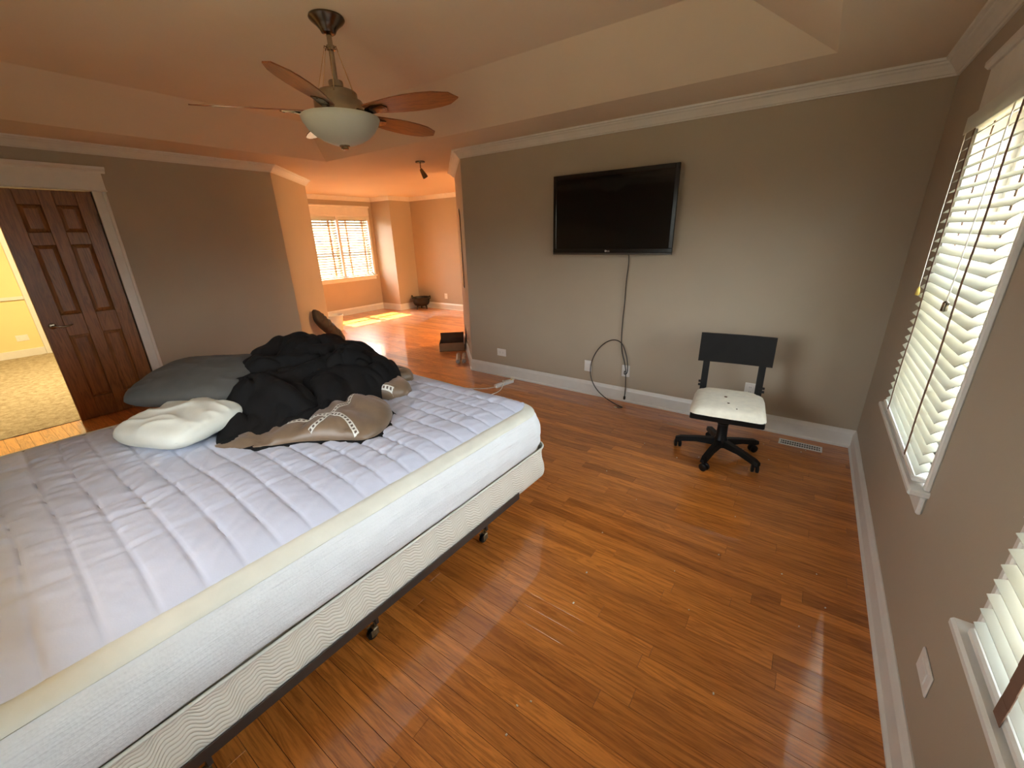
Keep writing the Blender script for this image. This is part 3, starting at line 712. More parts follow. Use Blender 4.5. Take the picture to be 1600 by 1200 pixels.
def drape_strip(name, mat, parent, target, pts, w, n=40, rep=.022):
    """ribbon laid on a heap's own surface"""
    tgt = target.data; from mathutils.bvhtree import BVHTree
    bv = BVHTree.FromPolygons([v.co for v in tgt.vertices], [p.vertices[:] for p in tgt.polygons])
    P = [Vector(p) for p in pts]; path = []
    for i in range(len(P)-1):
        for j in range(n//(len(P)-1)+1):
            t = j/(n//(len(P)-1)+1); p0, p1, p2, p3 = P[max(i-1, 0)], P[i], P[i+1], P[min(i+2, len(P)-1)]
            path.append(.5*((2*p1)+(p2-p0)*t+(2*p0-5*p1+4*p2-p3)*t*t+(3*p1-p0-3*p2+p3)*t**3))
    path.append(P[-1]); vs = []; us = []; s = 0; last = None
    for i, p in enumerate(path):
        t = (path[min(i+1, len(path)-1)]-path[max(i-1, 0)]).normalized(); nn = Vector((-t.y, t.x))
        row = []
        for e in (-.5, 0, .5):
            q = p+nn*w*e; h = bv.ray_cast(Vector((q.x, q.y, 3)), Vector((0, 0, -1)))
            row.append(Vector((q.x, q.y, (h[0].z+.0025) if h[0] else None)) if h[0] else None)
        if None in row: continue
        if last: s += (row[1]-last).length
        last = row[1]; vs += row; us.append(s)
    if len(us) < 2: return
    k = len(us); fs = [(i*3+j, i*3+j+1, (i+1)*3+j+1, (i+1)*3+j) for i in range(k-1) for j in range(2)]
    me = bpy.data.meshes.new(name); me.from_pydata(vs, [], fs); ul = me.uv_layers.new(name='UVMap')
    for l in me.loops: ul.data[l.index].uv = (us[l.vertex_index//3]/rep, (l.vertex_index % 3)/2)
    o = link(name, me, mat, parent); md = o.modifiers.new('thick', 'SOLIDIFY'); md.thickness = .0015; md.offset = 1
    return o
cf = thing('comforter', 'crumpled black comforter with tan satin lining heaped on the bed', 'comforter', (0, 0, 0))
ZB = .642
heap('black_side', 'comforter_black', cf,
     [(-2.16, .60), (-2.0, .80), (-1.92, 1.0), (-1.90, 1.2), (-1.98, 1.38), (-2.02, 1.55), (-2.18, 1.73), (-2.48, 1.78), (-2.78, 1.70), (-2.92, 1.45), (-2.92, 1.12), (-2.74, .90), (-2.42, .72)],
     [(-2.68, 1.36, .43, .15), (-2.40, 1.45, .31, .18), (-2.18, 1.55, .215, .16), (-2.72, 1.06, .30, .12), (-2.15, 1.22, .21, .2), (-2.52, 1.05, .27, .16), (-2.28, .92, .19, .16), (-2.17, .72, .09, .14), (-2.0, 1.05, .12, .14), (-2.82, 1.5, .2, .14)],
     ZB, 21, 80, .085, 5, 18, (3.2, 3.0))
f1 = heap('satin_fold', 'satin_tan', cf, [(-2.20, .585), (-2.0, .68), (-1.86, .84), (-1.74, .93), (-1.61, 1.02), (-1.63, 1.16), (-1.76, 1.31), (-1.92, 1.36), (-2.02, 1.2), (-2.04, .95), (-2.13, .75)],
          [(-1.80, 1.12, .105, .16), (-1.93, .95, .075, .14), (-2.08, .72, .035, .14), (-1.72, 1.05, .08, .1), (-1.9, 1.27, .12, .12)], ZB, 5, 30, .03, 5, 8, (5, 5))
heap('black_edge', 'comforter_black', cf, [(-2.19, .59), (-1.995, .672), (-1.853, .832), (-1.732, .920), (-1.596, 1.008), (-1.607, 1.165), (-1.745, 1.322), (-1.92, 1.37), (-2.02, 1.2), (-2.04, .95), (-2.13, .75)],
     [(-1.8, 1.0, .022, .5)], ZB, 6, 12, .004, 5, 8, (5, 5))
f2 = heap('satin_fold', 'satin_tan', cf, [(-2.20, 1.34), (-2.08, 1.38), (-1.94, 1.45), (-1.91, 1.55), (-1.98, 1.64), (-2.12, 1.66), (-2.22, 1.52)],
          [(-2.02, 1.55, .085, .15), (-2.1, 1.5, .1, .12)], ZB, 15, 24, .012, 5, 8, (7, 7))
f3 = heap('satin_fold', 'satin_tan', cf, [(-2.30, 1.66), (-2.16, 1.68), (-2.11, 1.77), (-2.20, 1.83), (-2.34, 1.80)], [(-2.22, 1.74, .075, .15)], ZB, 25, 20, .01, 5, 8, (7, 7))
drape_strip('ribbon', 'ribbon', f1, f1, [(-2.0, .86), (-1.88, .98), (-1.76, 1.02), (-1.64, 1.0)], .024)
drape_strip('ribbon', 'ribbon', f1, f1, [(-1.98, 1.26), (-1.90, 1.12), (-1.84, .98), (-1.84, .88)], .024)
drape_strip('ribbon', 'ribbon', f2, f2, [(-2.18, 1.365), (-2.06, 1.41), (-1.94, 1.47)], .024)
drape_strip('ribbon', 'ribbon', f2, f2, [(-2.12, 1.38), (-2.10, 1.50), (-2.13, 1.64)], .024)

# ------------------------------------------------------------------ television and its cables
tv = thing('television', 'large black flat television mounted on the wall', 'television', (-1.4975, 3.57, 1.38))
tw, th = 1.096, .668; hw = tw/2
B('back_shell', 'black_plastic', tv, -hw+.02, hw-.02, .012, .065, .02, th-.02, .012)
for nm, a in (('side_bezel', (-hw, -hw+.032, 0, .022, .05, th)), ('side_bezel', (hw-.032, hw, 0, .022, .05, th)), ('top_bezel', (-hw+.032, hw-.032, 0, .022, th-.036, th)), ('bottom_bezel', (-hw, hw, 0, .022, .016, .05))):
    B(nm, 'bezel_black', tv, *a, .003)
B('bottom_strip', 'bezel_strip', tv, -hw, hw, .001, .022, 0, .016, .003, label='brown bottom strip')
B('screen', 'screen_glass', tv, -hw+.031, hw-.031, .004, .012, .049, th-.035, 0, label='dark glossy screen')
def text_mesh(body, size):
    c = bpy.data.curves.new('lettering', 'FONT'); c.body = body; c.size = size; c.extrude = .0004; c.align_x = 'LEFT'
    t = bpy.data.objects.new('lettering', c); COL.objects.link(t)
    dg = bpy.context.evaluated_depsgraph_get(); me = bpy.data.meshes.new_from_object(t.evaluated_get(dg)); bpy.data.objects.remove(t); return me
lg = MB().lathe([(0, 0), (.0085, 0), (.0085, .0008), (0, .0008)], 20, (-.018, -.0004, .031), Matrix.Rotation(PI/2, 3, 'X')).build('logo', 'logo_silver', tv)
lt = link('lettering', text_mesh('LG', .021), 'logo_silver', lg); lt.rotation_euler = (PI/2, 0, 0); lt.location = (-.006, -.0006, .0235)
mnt = B('wall_mount', 'black_plastic', tv, -.2, .2, .065, .11, .2, .5, .005)
def spline(pts, n=10):
    P = [Vector(p) for p in pts]; out = []
    for i in range(len(P)-1):
        p0, p1, p2, p3 = P[max(i-1, 0)], P[i], P[i+1], P[min(i+2, len(P)-1)]
        for j in range(n):
            t = j/n; out.append(.5*((2*p1)+(p2-p0)*t+(2*p0-5*p1+4*p2-p3)*t*t+(3*p1-p0-3*p2+p3)*t**3))
    return out+[P[-1]]
cd = thing('television_cable', 'thin black power cord hanging straight down from the television', 'cord', (-1.33, 3.645, 0))
MB().tube([p-Vector((-1.33, 3.645, 0)) for p in spline([(-1.325, 3.63, 1.40), (-1.328, 3.65, 1.30), (-1.342, 3.66, 1.15), (-1.345, 3.662, .95), (-1.352, 3.662, .8), (-1.352, 3.662, .62), (-1.337, 3.66, .5), (-1.305, 3.655, .40), (-1.285, 3.652, .3), (-1.276, 3.648, .15), (-1.277, 3.644, .06)])], .0042, 7).build('cable', 'cord_black', cd, 60)
MB().box(-.010, .010, -.009, .009, -.018, .018, Matrix.Translation((.053, -.001, .045)), .005).build('plug', 'cord_black', cd)
cx = thing('coaxial_cable', 'black cable looping from the wall plate to the floor', 'cable', (-1.45, 3.63, 0))
MB().tube([p-Vector((-1.45, 3.63, 0)) for p in spline([(-1.30, 3.662, .31), (-1.285, 3.62, .295), (-1.262, 3.62, .31), (-1.262, 3.63, .37), (-1.286, 3.64, .47), (-1.335, 3.645, .575), (-1.405, 3.648, .606), (-1.487, 3.648, .58), (-1.565, 3.648, .505), (-1.622, 3.645, .40), (-1.645, 3.642, .283), (-1.625, 3.635, .18), (-1.56, 3.62, .09), (-1.46, 3.59, .035), (-1.33, 3.54, .008), (-1.24, 3.50, .006), (-1.285, 3.475, .006)])], .0048, 7).build('cable', 'cord_black', cx, 60)
MB().tube([(.165, -.155, .006), (.145, -.165, .006)], .006, 8).build('connector', 'nickel', cx, 40)

# ------------------------------------------------------------------ desk chair
CH = Vector((-.328, 3.04, 0)); CR = R_(7)
ch = thing('desk_chair', 'black swivel desk chair with a worn white seat', 'chair', CH, 0)
cst = [(-.585, 3.03), (-.391, 2.77), (-.101, 2.87), (-.117, 3.189), (-.447, 3.334)]
a0 = sum(math.atan2(y-CH.y, x-CH.x)-(-2*PI/5*0) for x, y in cst[:1])
A0 = R_(-101)
for k in range(5):
    a = A0+2*PI*k/5; dx, dy_ = math.cos(a), math.sin(a); M_ = Matrix.Rotation(a, 4, 'Z')
    mb = MB(); sec = lambda x, w, z0, z1: [(x, -w, z0), (x, w, z0), (x, w*.7, z1), (x, -w*.7, z1)]
    vs = sec(.03, .028, .085, .135)+sec(.16, .025, .085, .118)+sec(.275, .022, .062, .098)+sec(.305, .016, .062, .085)
    mb.add([M_ @ Vector(v) for v in vs], [(0, 1, 2, 3), (15, 14, 13, 12)]+[(q*4+i, q*4+(i+1) % 4, (q+1)*4+(i+1) % 4, (q+1)*4+i) for q in range(3) for i in range(4)])
    ar = mb.build('base_arm', 'black_wood', ch)
    c = Vector((dx, dy_, 0))*.283; R3 = Matrix.Rotation(a+.9*(k-2), 3, 'Z')
    fk = MB().tube([c+Vector((0, 0, .07)), c+Vector((0, 0, .045))], .008, 8).build('caster_stem', 'black_plastic', ar, 40)
    for sgn in (-1, 1):
        MB().lathe([(0, -.010), (.022, -.010), (.0275, -.006), (.0275, .006), (.02, .010), (0, .010)], 20, c+R3 @ Vector((-.012, sgn*.015, .0275)), R3 @ Matrix.Rotation(PI/2, 3, 'X')).build('caster_wheel', 'black_plastic', ar, 40)
MB().lathe([(0, .075), (.04, .075), (.046, .09), (.046, .135), (.036, .15), (.034, .25), (.04, .255), (.04, .28), (.022, .285), (.022, .40), (0, .40)], 28).build('column', 'black_plastic', ch, 40)
seatM = Matrix.Translation((.018, -.085, 0)) @ Matrix.Rotation(CR, 4, 'Z')
MB().box(-.10, .10, -.10, .13, .355, .40, seatM, .008).build('mechanism', 'black_plastic', ch)
MB().box(-.215, .215, -.245, .215, .392, .435, seatM, .006).build('seat_board', 'black_wood', ch)
mb = MB(); n = 36
def seat(i, j):
    a = -1+2*i/(n-1); b = -1+2*j/(n-1); w = .222
    # rounder at the back corners
    rr = .10 if b > 0 else .05; x, y = a*w, b*.24
    cxr, cyr = w-rr, .24-rr
    dx, dy_ = abs(x)-cxr, abs(y)-cyr
    if dx > 0 and dy_ > 0:
        k = max(dx, dy_); l = math.hypot(dx, dy_); x = math.copysign(cxr+dx*k/l, x); y = math.copysign(cyr+dy_*k/l, y)
    t = max(0, (1-a**8)*(1-b**8))**.5
    return seatM @ Vector((x, y-.015, .434+.052*t*(.86+.14*(1-a*a))+.003*nz(x*14, y*14, 3)))
mb.grid(n, n, seat); se = mb.build('seat_cushion', 'seat_fabric', ch, 70)
se['label'] = 'worn white seat cushion'
for px, py, r in ((-.02, .0, .010), (.0, -.115, .008), (.05, -.2, .005)):
    MB().lathe([(0, .4895), (r, .4895), (r, .4875), (0, .4875)], 10, seatM @ Vector((px, py, 0))).build('stain', 'cardboard_shade_stain', se)
def backpost(s):
    mb = MB(); x = s*.178
    pr = [(.205, .40), (.222, .44), (.235, .52), (.250, .64), (.262, .74), (.268, .80)]; w = .022
    vs = [seatM @ Vector(v) for y, z in pr for v in ((x-w, y, z), (x+w, y, z), (x+w, y+.02, z-.004), (x-w, y+.02, z-.004))]
    k = len(pr); mb.add(vs, [(0, 1, 2, 3), ((k-1)*4+3, (k-1)*4+2, (k-1)*4+1, (k-1)*4)]+[(q*4+i, q*4+(i+1) % 4, (q+1)*4+(i+1) % 4, (q+1)*4+i) for q in range(k-1) for i in range(4)])
    p = mb.build('back_post', 'black_wood', ch)
    for z, yy in ((.475, .226), (.50, .23)):
        MB().tube([seatM @ Vector((x-s*-.0, yy+.01, z)), seatM @ Vector((x+s*.036, yy+.01, z))], .009, 10).build('knob', 'black_plastic', p, 40)
    MB().box(x-.02, x+.02, .10, .225, .388, .41, seatM, .003).build('bracket', 'black_plastic', p)
backpost(-1); backpost(1)
mb = MB()
bv = []
for i in range(13):
    a = -1+2*i/12; x = a*.236; y = .244-.022*(1-a*a)*-1*.5
    for yy, z in ((0, .655), (.022, .86)):
        bv += [seatM @ Vector((x, y+yy, z)), seatM @ Vector((x, y+yy+.018, z))]
fs = []
for i in range(12):
    o_ = i*4; fs += [(o_, o_+4, o_+6, o_+2), (o_+1, o_+3, o_+7, o_+5), (o_+2, o_+6, o_+7, o_+3), (o_, o_+1, o_+5, o_+4)]
fs += [(0, 2, 3, 1), (48, 49, 51, 50)]
mb.add(bv, fs); mb.build('backrest', 'black_wood', ch, 30)

# ------------------------------------------------------------------ ceiling fan
FK = 1.07
fan = thing('ceiling_fan', 'ceiling fan with five wooden blades and a frosted glass bowl', 'ceiling fan', (-2.152*FK, 1.527*FK, ZT))
zf = lambda z: z-ZT
MB().lathe([(0, 0), (.088, 0), (.09, -.008), (.082, -.018), (.06, -.035), (.042, -.055), (.036, -.068), (.026, -.074), (0, -.074)], 36).build('canopy', 'dark_nickel', fan, 35)
MB().tube([(0, 0, -.06), (0, 0, zf(2.37))], .0135, 14).build('downrod', 'nickel', fan, 40)
cl = MB().lathe([(.014, zf(2.535)), (.022, zf(2.533)), (.024, zf(2.525)), (.022, zf(2.512)), (.014, zf(2.51))], 20).build('collar', 'nickel', fan, 40)
for k in range(6):
    a = 2*PI*k/6+.3; q = Vector((math.cos(a), math.sin(a), 0))
    hk = MB().tube([q*.02+Vector((0, 0, zf(2.522))), q*.034+Vector((0, 0, zf(2.526))), q*.036+Vector((0, 0, zf(2.515)))], .003, 6).build('hook', 'nickel', cl)
    MB().tube([q*.035+Vector((0, 0, zf(2.518))), q*.105+Vector((0, 0, zf(2.305)))], .0014, 5).build('cable', 'brass_gold', fan)
MB().lathe([(0, zf(2.375)), (.036, zf(2.375)), (.038, zf(2.37)), (.038, zf(2.338)), (.07, zf(2.336)), (.098, zf(2.325)), (.103, zf(2.318)), (.103, zf(2.285)), (.125, zf(2.281)), (.128, zf(2.275)), (.128, zf(2.222)), (.122, zf(2.216)), (.1, zf(2.212)), (0, zf(2.212))], 44).build('motor_housing', 'nickel', fan, 30)
MB().lathe([(.198, zf(2.2)), (.206, zf(2.203)), (.209, zf(2.198)), (.199, zf(2.172)), (.176, zf(2.138)), (.145, zf(2.110)), (.105, zf(2.087)), (.06, zf(2.071)), (0, zf(2.064)), (0, zf(2.068)), (.06, zf(2.075)), (.103, zf(2.091)), (.142, zf(2.114)), (.172, zf(2.142)), (.195, zf(2.174)), (.198, zf(2.2))], 56).build('glass_bowl', 'bowl_glass', fan, 60)
MB().lathe([(0, zf(2.215)), (.13, zf(2.215)), (.13, zf(2.206)), (.2, zf(2.202)), (.2, zf(2.199)), (0, zf(2.199))], 40).build('bowl_rim_plate', 'dark_nickel', fan, 30)
MB().lathe([(0, zf(2.075)), (.028, zf(2.069)), (.028, zf(2.060)), (.02, zf(2.056)), (.022, zf(2.050)), (.012, zf(2.045)), (0, zf(2.044))], 24).build('finial', 'nickel', fan, 40)
PH = R_(13); RB = .66*FK; ZBL = zf(2.228)
outl = [(.17, .040), (.21, .046), (.28, .058), (.36, .070), (.44, .076), (.52, .076), (.60, .068), (.655, .055)]
for k in range(5):
    a = R_(-127)+2*PI*k/5; r = Vector((math.cos(a), math.sin(a), 0)); t = Vector((-math.sin(a), math.cos(a), 0))
    e = t*math.cos(PH)-Vector((0, 0, math.sin(PH))); nn = r.cross(e).normalized()
    P = lambda rr, w, d=0: r*rr+e*w+nn*d+Vector((0, 0, ZBL))
    pts = [(rr, w) for rr, w in outl]+[(RB+.012, .012), (RB-.02, -.040)]+[(rr, -w) for rr, w in outl[::-1][1:]]
    me = bpy.data.meshes.new('blade'); n = len(pts)
    # built in the blade's own frame so that the grain runs along it
    mb = MB(); mb.add([(rr, w, .003) for rr, w in pts]+[(rr, w, -.003) for rr, w in pts], [tuple(range(n)), tuple(range(2*n-1, n-1, -1))]+[(i, n+i, n+(i+1) % n, (i+1) % n) for i in range(n)])
    bo = mb.build('blade', 'blade_wood', fan)
    X = Matrix.Identity(4)
    for i in range(3): X[i][0] = r[i]; X[i][1] = e[i]; X[i][2] = nn[i]
    X[2][3] = ZBL; bo.matrix_local = X
    ir = MB(); up_ = .006
    ir.add([P(.115, -.018, .004), P(.115, .018, .004), P(.19, .014, -.016), P(.19, -.014, -.016), P(.115, -.018, -.018), P(.115, .018, -.018), P(.19, .014, -.026), P(.19, -.014, -.026)],
           [(0, 1, 2, 3), (7, 6, 5, 4), (0, 4, 5, 1), (1, 5, 6, 2), (2, 6, 7, 3), (3, 7, 4, 0)])
    ir.add([P(.17, -.014, -.006), P(.17, .014, -.006), P(.225, .034, -.0035), P(.29, .030, -.0035), P(.305, 0, -.0035), P(.29, -.030, -.0035), P(.225, -.034, -.0035),
            P(.17, -.014, -.022), P(.17, .014, -.022), P(.225, .034, -.011), P(.29, .030, -.009), P(.305, 0, -.009), P(.29, -.030, -.009), P(.225, -.034, -.011)],
           [(0, 1, 2, 3, 4, 5, 6), (13, 12, 11, 10, 9, 8, 7)]+[(i, 7+i, 7+(i+1) % 7, (i+1) % 7) for i in range(7)])
    io = ir.build('blade_bracket', 'dark_nickel', fan)
    for q in ((.24, .018), (.24, -.018), (.285, 0)):
        MB().lathe([(0, 0), (.005, 0), (.004, .003), (0, .0035)], 10, P(q[0], q[1], -.0105), Matrix((tuple(r), tuple(e), tuple(-nn))).transposed()).build('screw', 'nickel', io)

# ------------------------------------------------------------------ small things on the floor
vt = thing('floor_vent', 'metal floor register in front of the television wall', 'vent', (.158, 3.515, 0), R_(-1))
for a in ((-.138, .138, -.048, -.034), (-.138, .138, .034, .048), (-.138, -.124, -.034, .034), (.124, .138, -.034, .034)): B('frame', 'trim_white', vt, *a, 0, .005, .0015)
B('duct', 'dark_slot', vt, -.124, .124, -.034, .034, .0004, .001, 0)
for i in range(16):
    x = -.115+.0153*i; B('louver', 'trim_white', vt, x-.002, x+.002, -.034, .034, .001, .0038, 0, Matrix.Identity(4))
B('crossbar', 'trim_white', vt, -.124, .124, -.003, .003, .001, .0045, 0)

ps = thing('power_strip', 'white power strip on the floor beyond the foot of the bed', 'power strip', (-2.575, 3.43, 0), R_(78))
B('body', 'white_plastic', ps, -.13, .13, -.024, .024, 0, .036, .006)
for i in range(5):
    sk_ = B('socket', 'white_plastic', ps, -.10+.04*i-.013, -.10+.04*i+.013, -.013, .013, .034, .0375, .002)
    for r in (-1, 1): B('slot', 'dark_slot', sk_, -.10+.04*i-.004, -.10+.04*i+.004, r*.005-.001, r*.005+.001, .0373, .0379, 0)
B('switch', 'tassel', ps, .105, .12, -.008, .008, .034, .041, .002)
pc = thing('extension_lead', 'cream cord looped over the power strip', 'cord', (-2.6, 3.3, 0))
MB().tube([p-Vector((-2.6, 3.3, 0)) for p in spline([(-2.602, 3.30, .012), (-2.68, 3.22, .006), (-2.8, 3.15, .006), (-2.95, 3.1, .006)])], .0045, 7).build('supply_cord', 'cord_cream', pc, 60)
MB().tube([p-Vector((-2.6, 3.3, 0)) for p in spline([(-2.53, 3.06, .006), (-2.50, 3.16, .006), (-2.505, 3.27, .008), (-2.54, 3.37, .035), (-2.58, 3.42, .046), (-2.62, 3.47, .035), (-2.64, 3.53, .012), (-2.60, 3.60, .012)])], .0045, 7).build('loop_cord', 'cord_cream', pc, 60)
MB().box(-.02, .02, -.014, .014, 0, .028, Matrix.Translation((.01, .315, 0)) @ Matrix.Rotation(.7, 4, 'Z'), .004).build('plug', 'cord_cream', pc)

D45 = R_(41)
bx = thing('cardboard_box', 'small open brown cardboard box against the slanted wall end', 'box', (-4.19, 4.33, 0), D45)
bw, bd_, bh, t_ = .36, .34, .12, .005
for a, nm in (((-bw/2, bw/2, -bd_/2, -bd_/2+t_), 'front_panel'), ((-bw/2, bw/2, bd_/2-t_, bd_/2), 'back_panel'), ((-bw/2, -bw/2+t_, -bd_/2+t_, bd_/2-t_), 'side_panel'), ((bw/2-t_, bw/2, -bd_/2+t_, bd_/2-t_), 'side_panel')):
    B(nm, 'cardboard', bx, *a, 0.005, bh, 0)
B('bottom_panel', 'cardboard_shade_stain', bx, -bw/2, bw/2, -bd_/2, bd_/2, 0, .005, 0)
B('flap', 'cardboard', bx, 0, .005, -bd_/2+.005, bd_/2-.005, 0, .19, 0, Matrix.Translation((bw/2-.004, 0, bh)) @ Matrix.Rotation(R_(5), 4, 'Y'))
B('back_flap', 'cardboard_shade_stain', bx, -bw/2+.006, bw/2-.006, 0, .004, 0, .085, 0, Matrix.Translation((0, bd_/2-.01, bh)) @ Matrix.Rotation(R_(-6), 4, 'X'))  # flap coloured as if in shade
for nm_, x_ in (('inner_shade', -bw/2+t_+.001), ('inner_shade', bw/2-t_-.003)): B(nm_, 'cardboard_shade_stain', bx, x_, x_+.002, -bd_/2+t_, bd_/2-t_, .006, bh-.002, 0)
B('inner_shade', 'cardboard_shade_stain', bx, -bw/2+t_, bw/2-t_, bd_/2-t_-.003, bd_/2-t_-.001, .006, bh, 0)  # dark sheets standing in for the shade inside the box
for i, (x, y, l, lab) in enumerate(((-3.575, 3.775, .34, 'left of two brown paper tubes lying by the cardboard box'), (-3.515, 3.825, .34, 'right of two brown paper tubes lying by the cardboard box'))):
    tb = thing('paper_tube', lab, 'tube', (x, y, .03), R_(131), group='paper tubes beside the box')
    MB().lathe([(.024, 0), (.029, 0), (.029, l), (.024, l), (.024, 0)], 22, (0, 0, 0), Matrix.Rotation(PI/2, 3, 'Y')).build('tube_wall', 'tube_paper', tb, 40)
    MB().lathe([(0, .004), (.0238, .004), (.0238, .012), (0, .012)], 18, (0, 0, 0), Matrix.Rotation(PI/2, 3, 'Y')).build('end_cap', 'tube_end', tb, 40)

bn = thing('waste_bin', 'small cream plastic waste bin at the end of the slanted wall', 'bin', (-6.97, 4.20, 0))
MB().lathe([(0, 0), (.115, 0), (.12, .004), (.150, .27), (.156, .272), (.156, .285), (.146, .287), (.144, .272), (.114, .008), (0, .008)], 36).build('bucket', 'bin_plastic', bn, 40)
MB().lathe([(.150, .262), (.158, .264), (.160, .282), (.154, .288), (.150, .284)], 36).build('rim', 'bin_plastic', bn, 40)

kt = thing('iron_pot', 'black three-legged iron pot on the floor in the far corner', 'pot', (-7.33, 6.66, 0))
MB().lathe([(0, .07), (.09, .072), (.15, .09), (.18, .13), (.19, .18), (.186, .235), (.205, .262), (.21, .272), (.196, .272), (.176, .235), (.18, .18), (.17, .135), (.14, .1), (0, .085)], 36).build('bowl', 'cast_iron', kt, 40)
for k in range(3):
    a = R_(-100)+2*PI*k/3; q = Vector((math.cos(a), math.sin(a), 0)); MB().tube([q*.11+Vector((0, 0, .09)), q*.125+Vector((0, 0, .04)), q*.13], [.022, .016, .013], 8).build('leg', 'cast_iron', kt, 40)
for sgn in (-1, 1):
    q = Vector((math.cos(R_(20)), math.sin(R_(20)), 0))*sgn; MB().tube(spline([q*.185+Vector((0, 0, .22)), q*.235+Vector((0, 0, .25)), q*.23+Vector((0, 0, .305)), q*.2+Vector((0, 0, .27))], 6), .010, 8).build('handle', 'cast_iron', kt, 40)

cb, ct = Vector((-5.98, 3.68, .05)), Vector((-5.70, 3.14, .56))
ax = (ct-cb).normalized(); nx_ = Vector((.707, .707, .25)); nx_ = (nx_-ax*nx_.dot(ax)).normalized(); sx_ = ax.cross(nx_)
Rm = Matrix((tuple(sx_), tuple(ax), tuple(nx_))).transposed()
pillow('floor_cushion', 'brown suede cushion leaning on the orange-lit slanted wall', 'brown_suede', .25, (ct-cb).length+.08, .13, (cb+ct)/2, Rm.to_euler(), 12, .02)
bpy.data.objects['floor_cushion']['category'] = 'cushion'

# ------------------------------------------------------------------ spotlight, added lamps, mirror, hall things
sp = thing('ceiling_spotlight', 'small metal spotlight on the ceiling of the passage', 'spotlight', (-4.02, 3.85, ZC))
MB().lathe([(0, 0), (.055, 0), (.057, -.004), (.055, -.016), (.02, -.02), (0, -.02)], 28).build('mounting_plate', 'dark_nickel', sp, 35)
MB().tube([(0, 0, -.018), (0, 0, -.07), (.006, .006, -.085)], .006, 8).build('stem', 'dark_nickel', sp, 40)
MB().lathe([(0, .02), (.016, .018), (.02, 0), (.03, -.06), (.032, -.085), (.026, -.085), (.02, -.05), (0, -.045)], 20, (.014, .0, -.10), Matrix.Rotation(R_(-24), 3, 'Y') @ Matrix.Rotation(R_(15), 3, 'X')).build('spot_head', 'dark_nickel', sp, 40)

def dome(label, loc, mat):  # out-of-view lamps, added to brighten the hall and sitting room
    t = thing('fill_lamp', label, 'lamp', loc)
    MB().lathe([(0, 0), (.16, 0), (.165, -.01), (.16, -.025), (0, -.025)], 28).build('base', 'nickel', t, 40)
    MB().lathe([(.15, -.025), (.145, -.05), (.11, -.08), (.05, -.098), (0, -.102)], 28).build('glass_dome', mat, t, 60)
dome('unseen ceiling lamp added to brighten the hall', (-7.3, .9, ZC), 'fill_glow')
dome('unseen ceiling lamp added to brighten the sitting room', (-3.6, 5.8, ZC), 'fill_glow_sitting')

mr = thing('wall_mirror', 'narrow arched mirror on the slanted wall end left of the television', 'mirror', (-3.83, 4.27, .93), R_(-45))
ow, oh = .19, .97
pts = [(-ow, 0), (ow, 0), (ow, oh-ow)]+[(ow*math.cos(a), oh-ow+ow*math.sin(a)) for a in [PI*k/12 for k in range(1, 12)]]+[(-ow, oh-ow)]
def arch(s, d0, d1):
    n = len(pts); cz = oh/2; f = lambda x, z: (x*s, cz+(z-cz)*(1-(1-s)*.5))
    return MB().add([(f(x, z)[0], d0, f(x, z)[1]) for x, z in pts]+[(f(x, z)[0], d1, f(x, z)[1]) for x, z in pts], [tuple(range(n)), tuple(range(2*n-1, n-1, -1))]+[(i, n+i, n+(i+1) % n, (i+1) % n) for i in range(n)])
mr.rotation_euler = (0, 0, R_(-45))
arch(1, 0, -.010).build('frame', 'frame_brown', mr); arch(.94, -.010, -.013).build('glass', 'mirror_glass', mr)

st = thing('low_bench', 'low orange wooden bench on the hall carpet at the left edge', 'bench', (-7.30, -.18, .004))
B('seat_plank', 'orange_wood', st, -.35, .0, -.5, .36, .10, .14, .004)
for x in (-.33, -.05):
    for y in (-.46, .32): B('leg', 'orange_wood', st, x, x+.04, y, y+.03, 0, .10, .003)

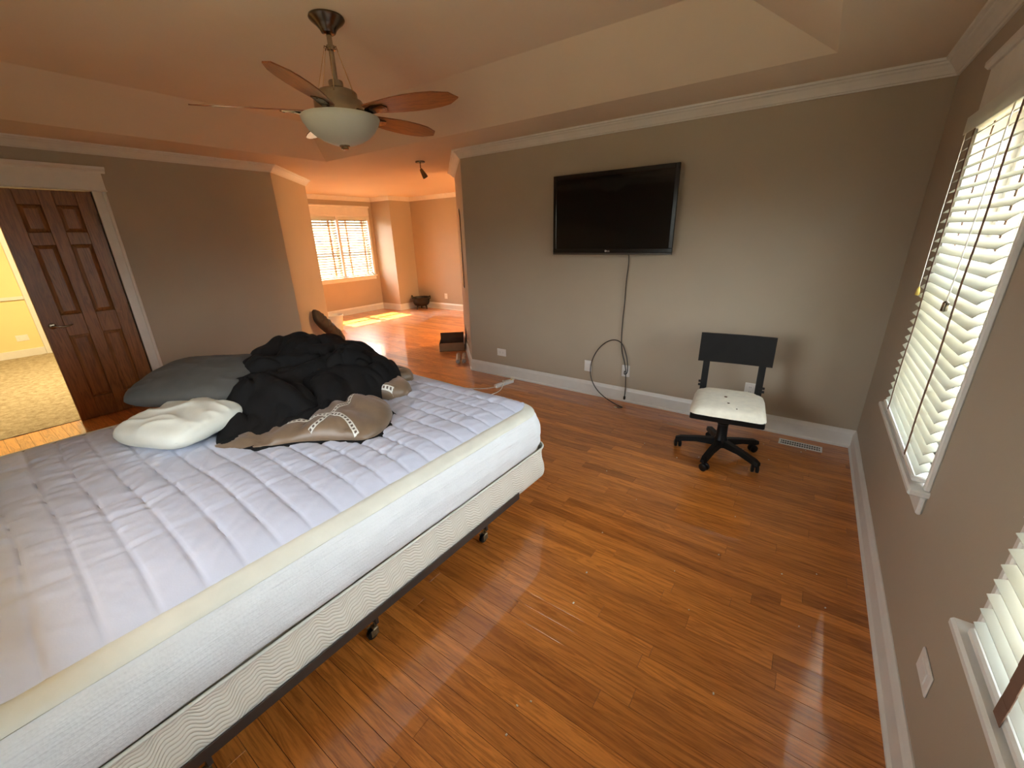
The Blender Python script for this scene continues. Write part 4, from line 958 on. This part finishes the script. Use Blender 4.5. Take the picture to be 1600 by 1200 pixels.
# ------------------------------------------------------------------ outdoors beyond the right-hand windows
gd = MB().grid(24, 24, lambda i, j: (-45+90*i/23, -40+90*j/23, -3.2+.05*nz(i, j))).build('ground', 'lawn', smooth=60)
struct(gd, 'green lawn outside the windows', 'lawn')
plain('render_grey', (.20, .21, .19), .85, var=.03)
def house(label, loc, rz, y0, y1, mat, ys):
    hs = thing('neighbor_house', label, 'house', loc, rz, group='houses outside the windows')
    MB().prism([(0, y0), (0, y1), (7, y1), (7, y0)], 0, 6.2).build('wall', mat, hs)
    MB().add([(-.5, y0-.5, 6.2), (-.5, y1+.5, 6.2), (7.5, y1+.5, 6.2), (7.5, y0-.5, 6.2), (3.5, y0-.5, 8.2), (3.5, y1+.5, 8.2)], [(0, 1, 5, 4), (3, 4, 5, 2), (0, 4, 3), (1, 2, 5), (0, 3, 2, 1)]).build('roof', 'roof_shingle', hs)
    for yy in ys:
        for zz in (1.0, 3.8):
            wn = B('window', 'trim_white', hs, -.06, 0, yy-.6, yy+.6, zz, zz+1.6, .01); B('pane', 'bezel_black', wn, -.065, -.058, yy-.5, yy+.5, zz+.1, zz+1.5, 0); B('muntin', 'trim_white', wn, -.075, -.06, yy-.5, yy+.5, zz+.77, zz+.83, 0)
house('pale yellow house seen through the blinds of the tall window', (1.6, 13, -3.2), R_(90), -8, 1, 'siding', (-6.6, -4.4, -2.2, 0))
house('grey house added to darken the view through the far double window', (-21, 14, -3.2), R_(180), -8, 8, 'render_grey', (-6.5, 6.5))  # dark facade put outside to dim the glare behind the slats
# crumbs of plaster on the boards
mb = MB(); rc = random.Random(3)
for k in range(34):
    x, y, r = rc.uniform(-.95, .35), rc.uniform(.6, 3.5), rc.uniform(.0015, .004); a = rc.uniform(0, 3)
    mb.box(-r, r, -r*.7, r*.7, .0004, .0004+r, Matrix.Translation((x, y, 0)) @ Matrix.Rotation(a, 4, 'Z'))
cr = mb.build('plaster_crumbs', 'trim_white'); tag(cr, 'tiny white crumbs scattered over the wooden floor', 'debris', kind='stuff')
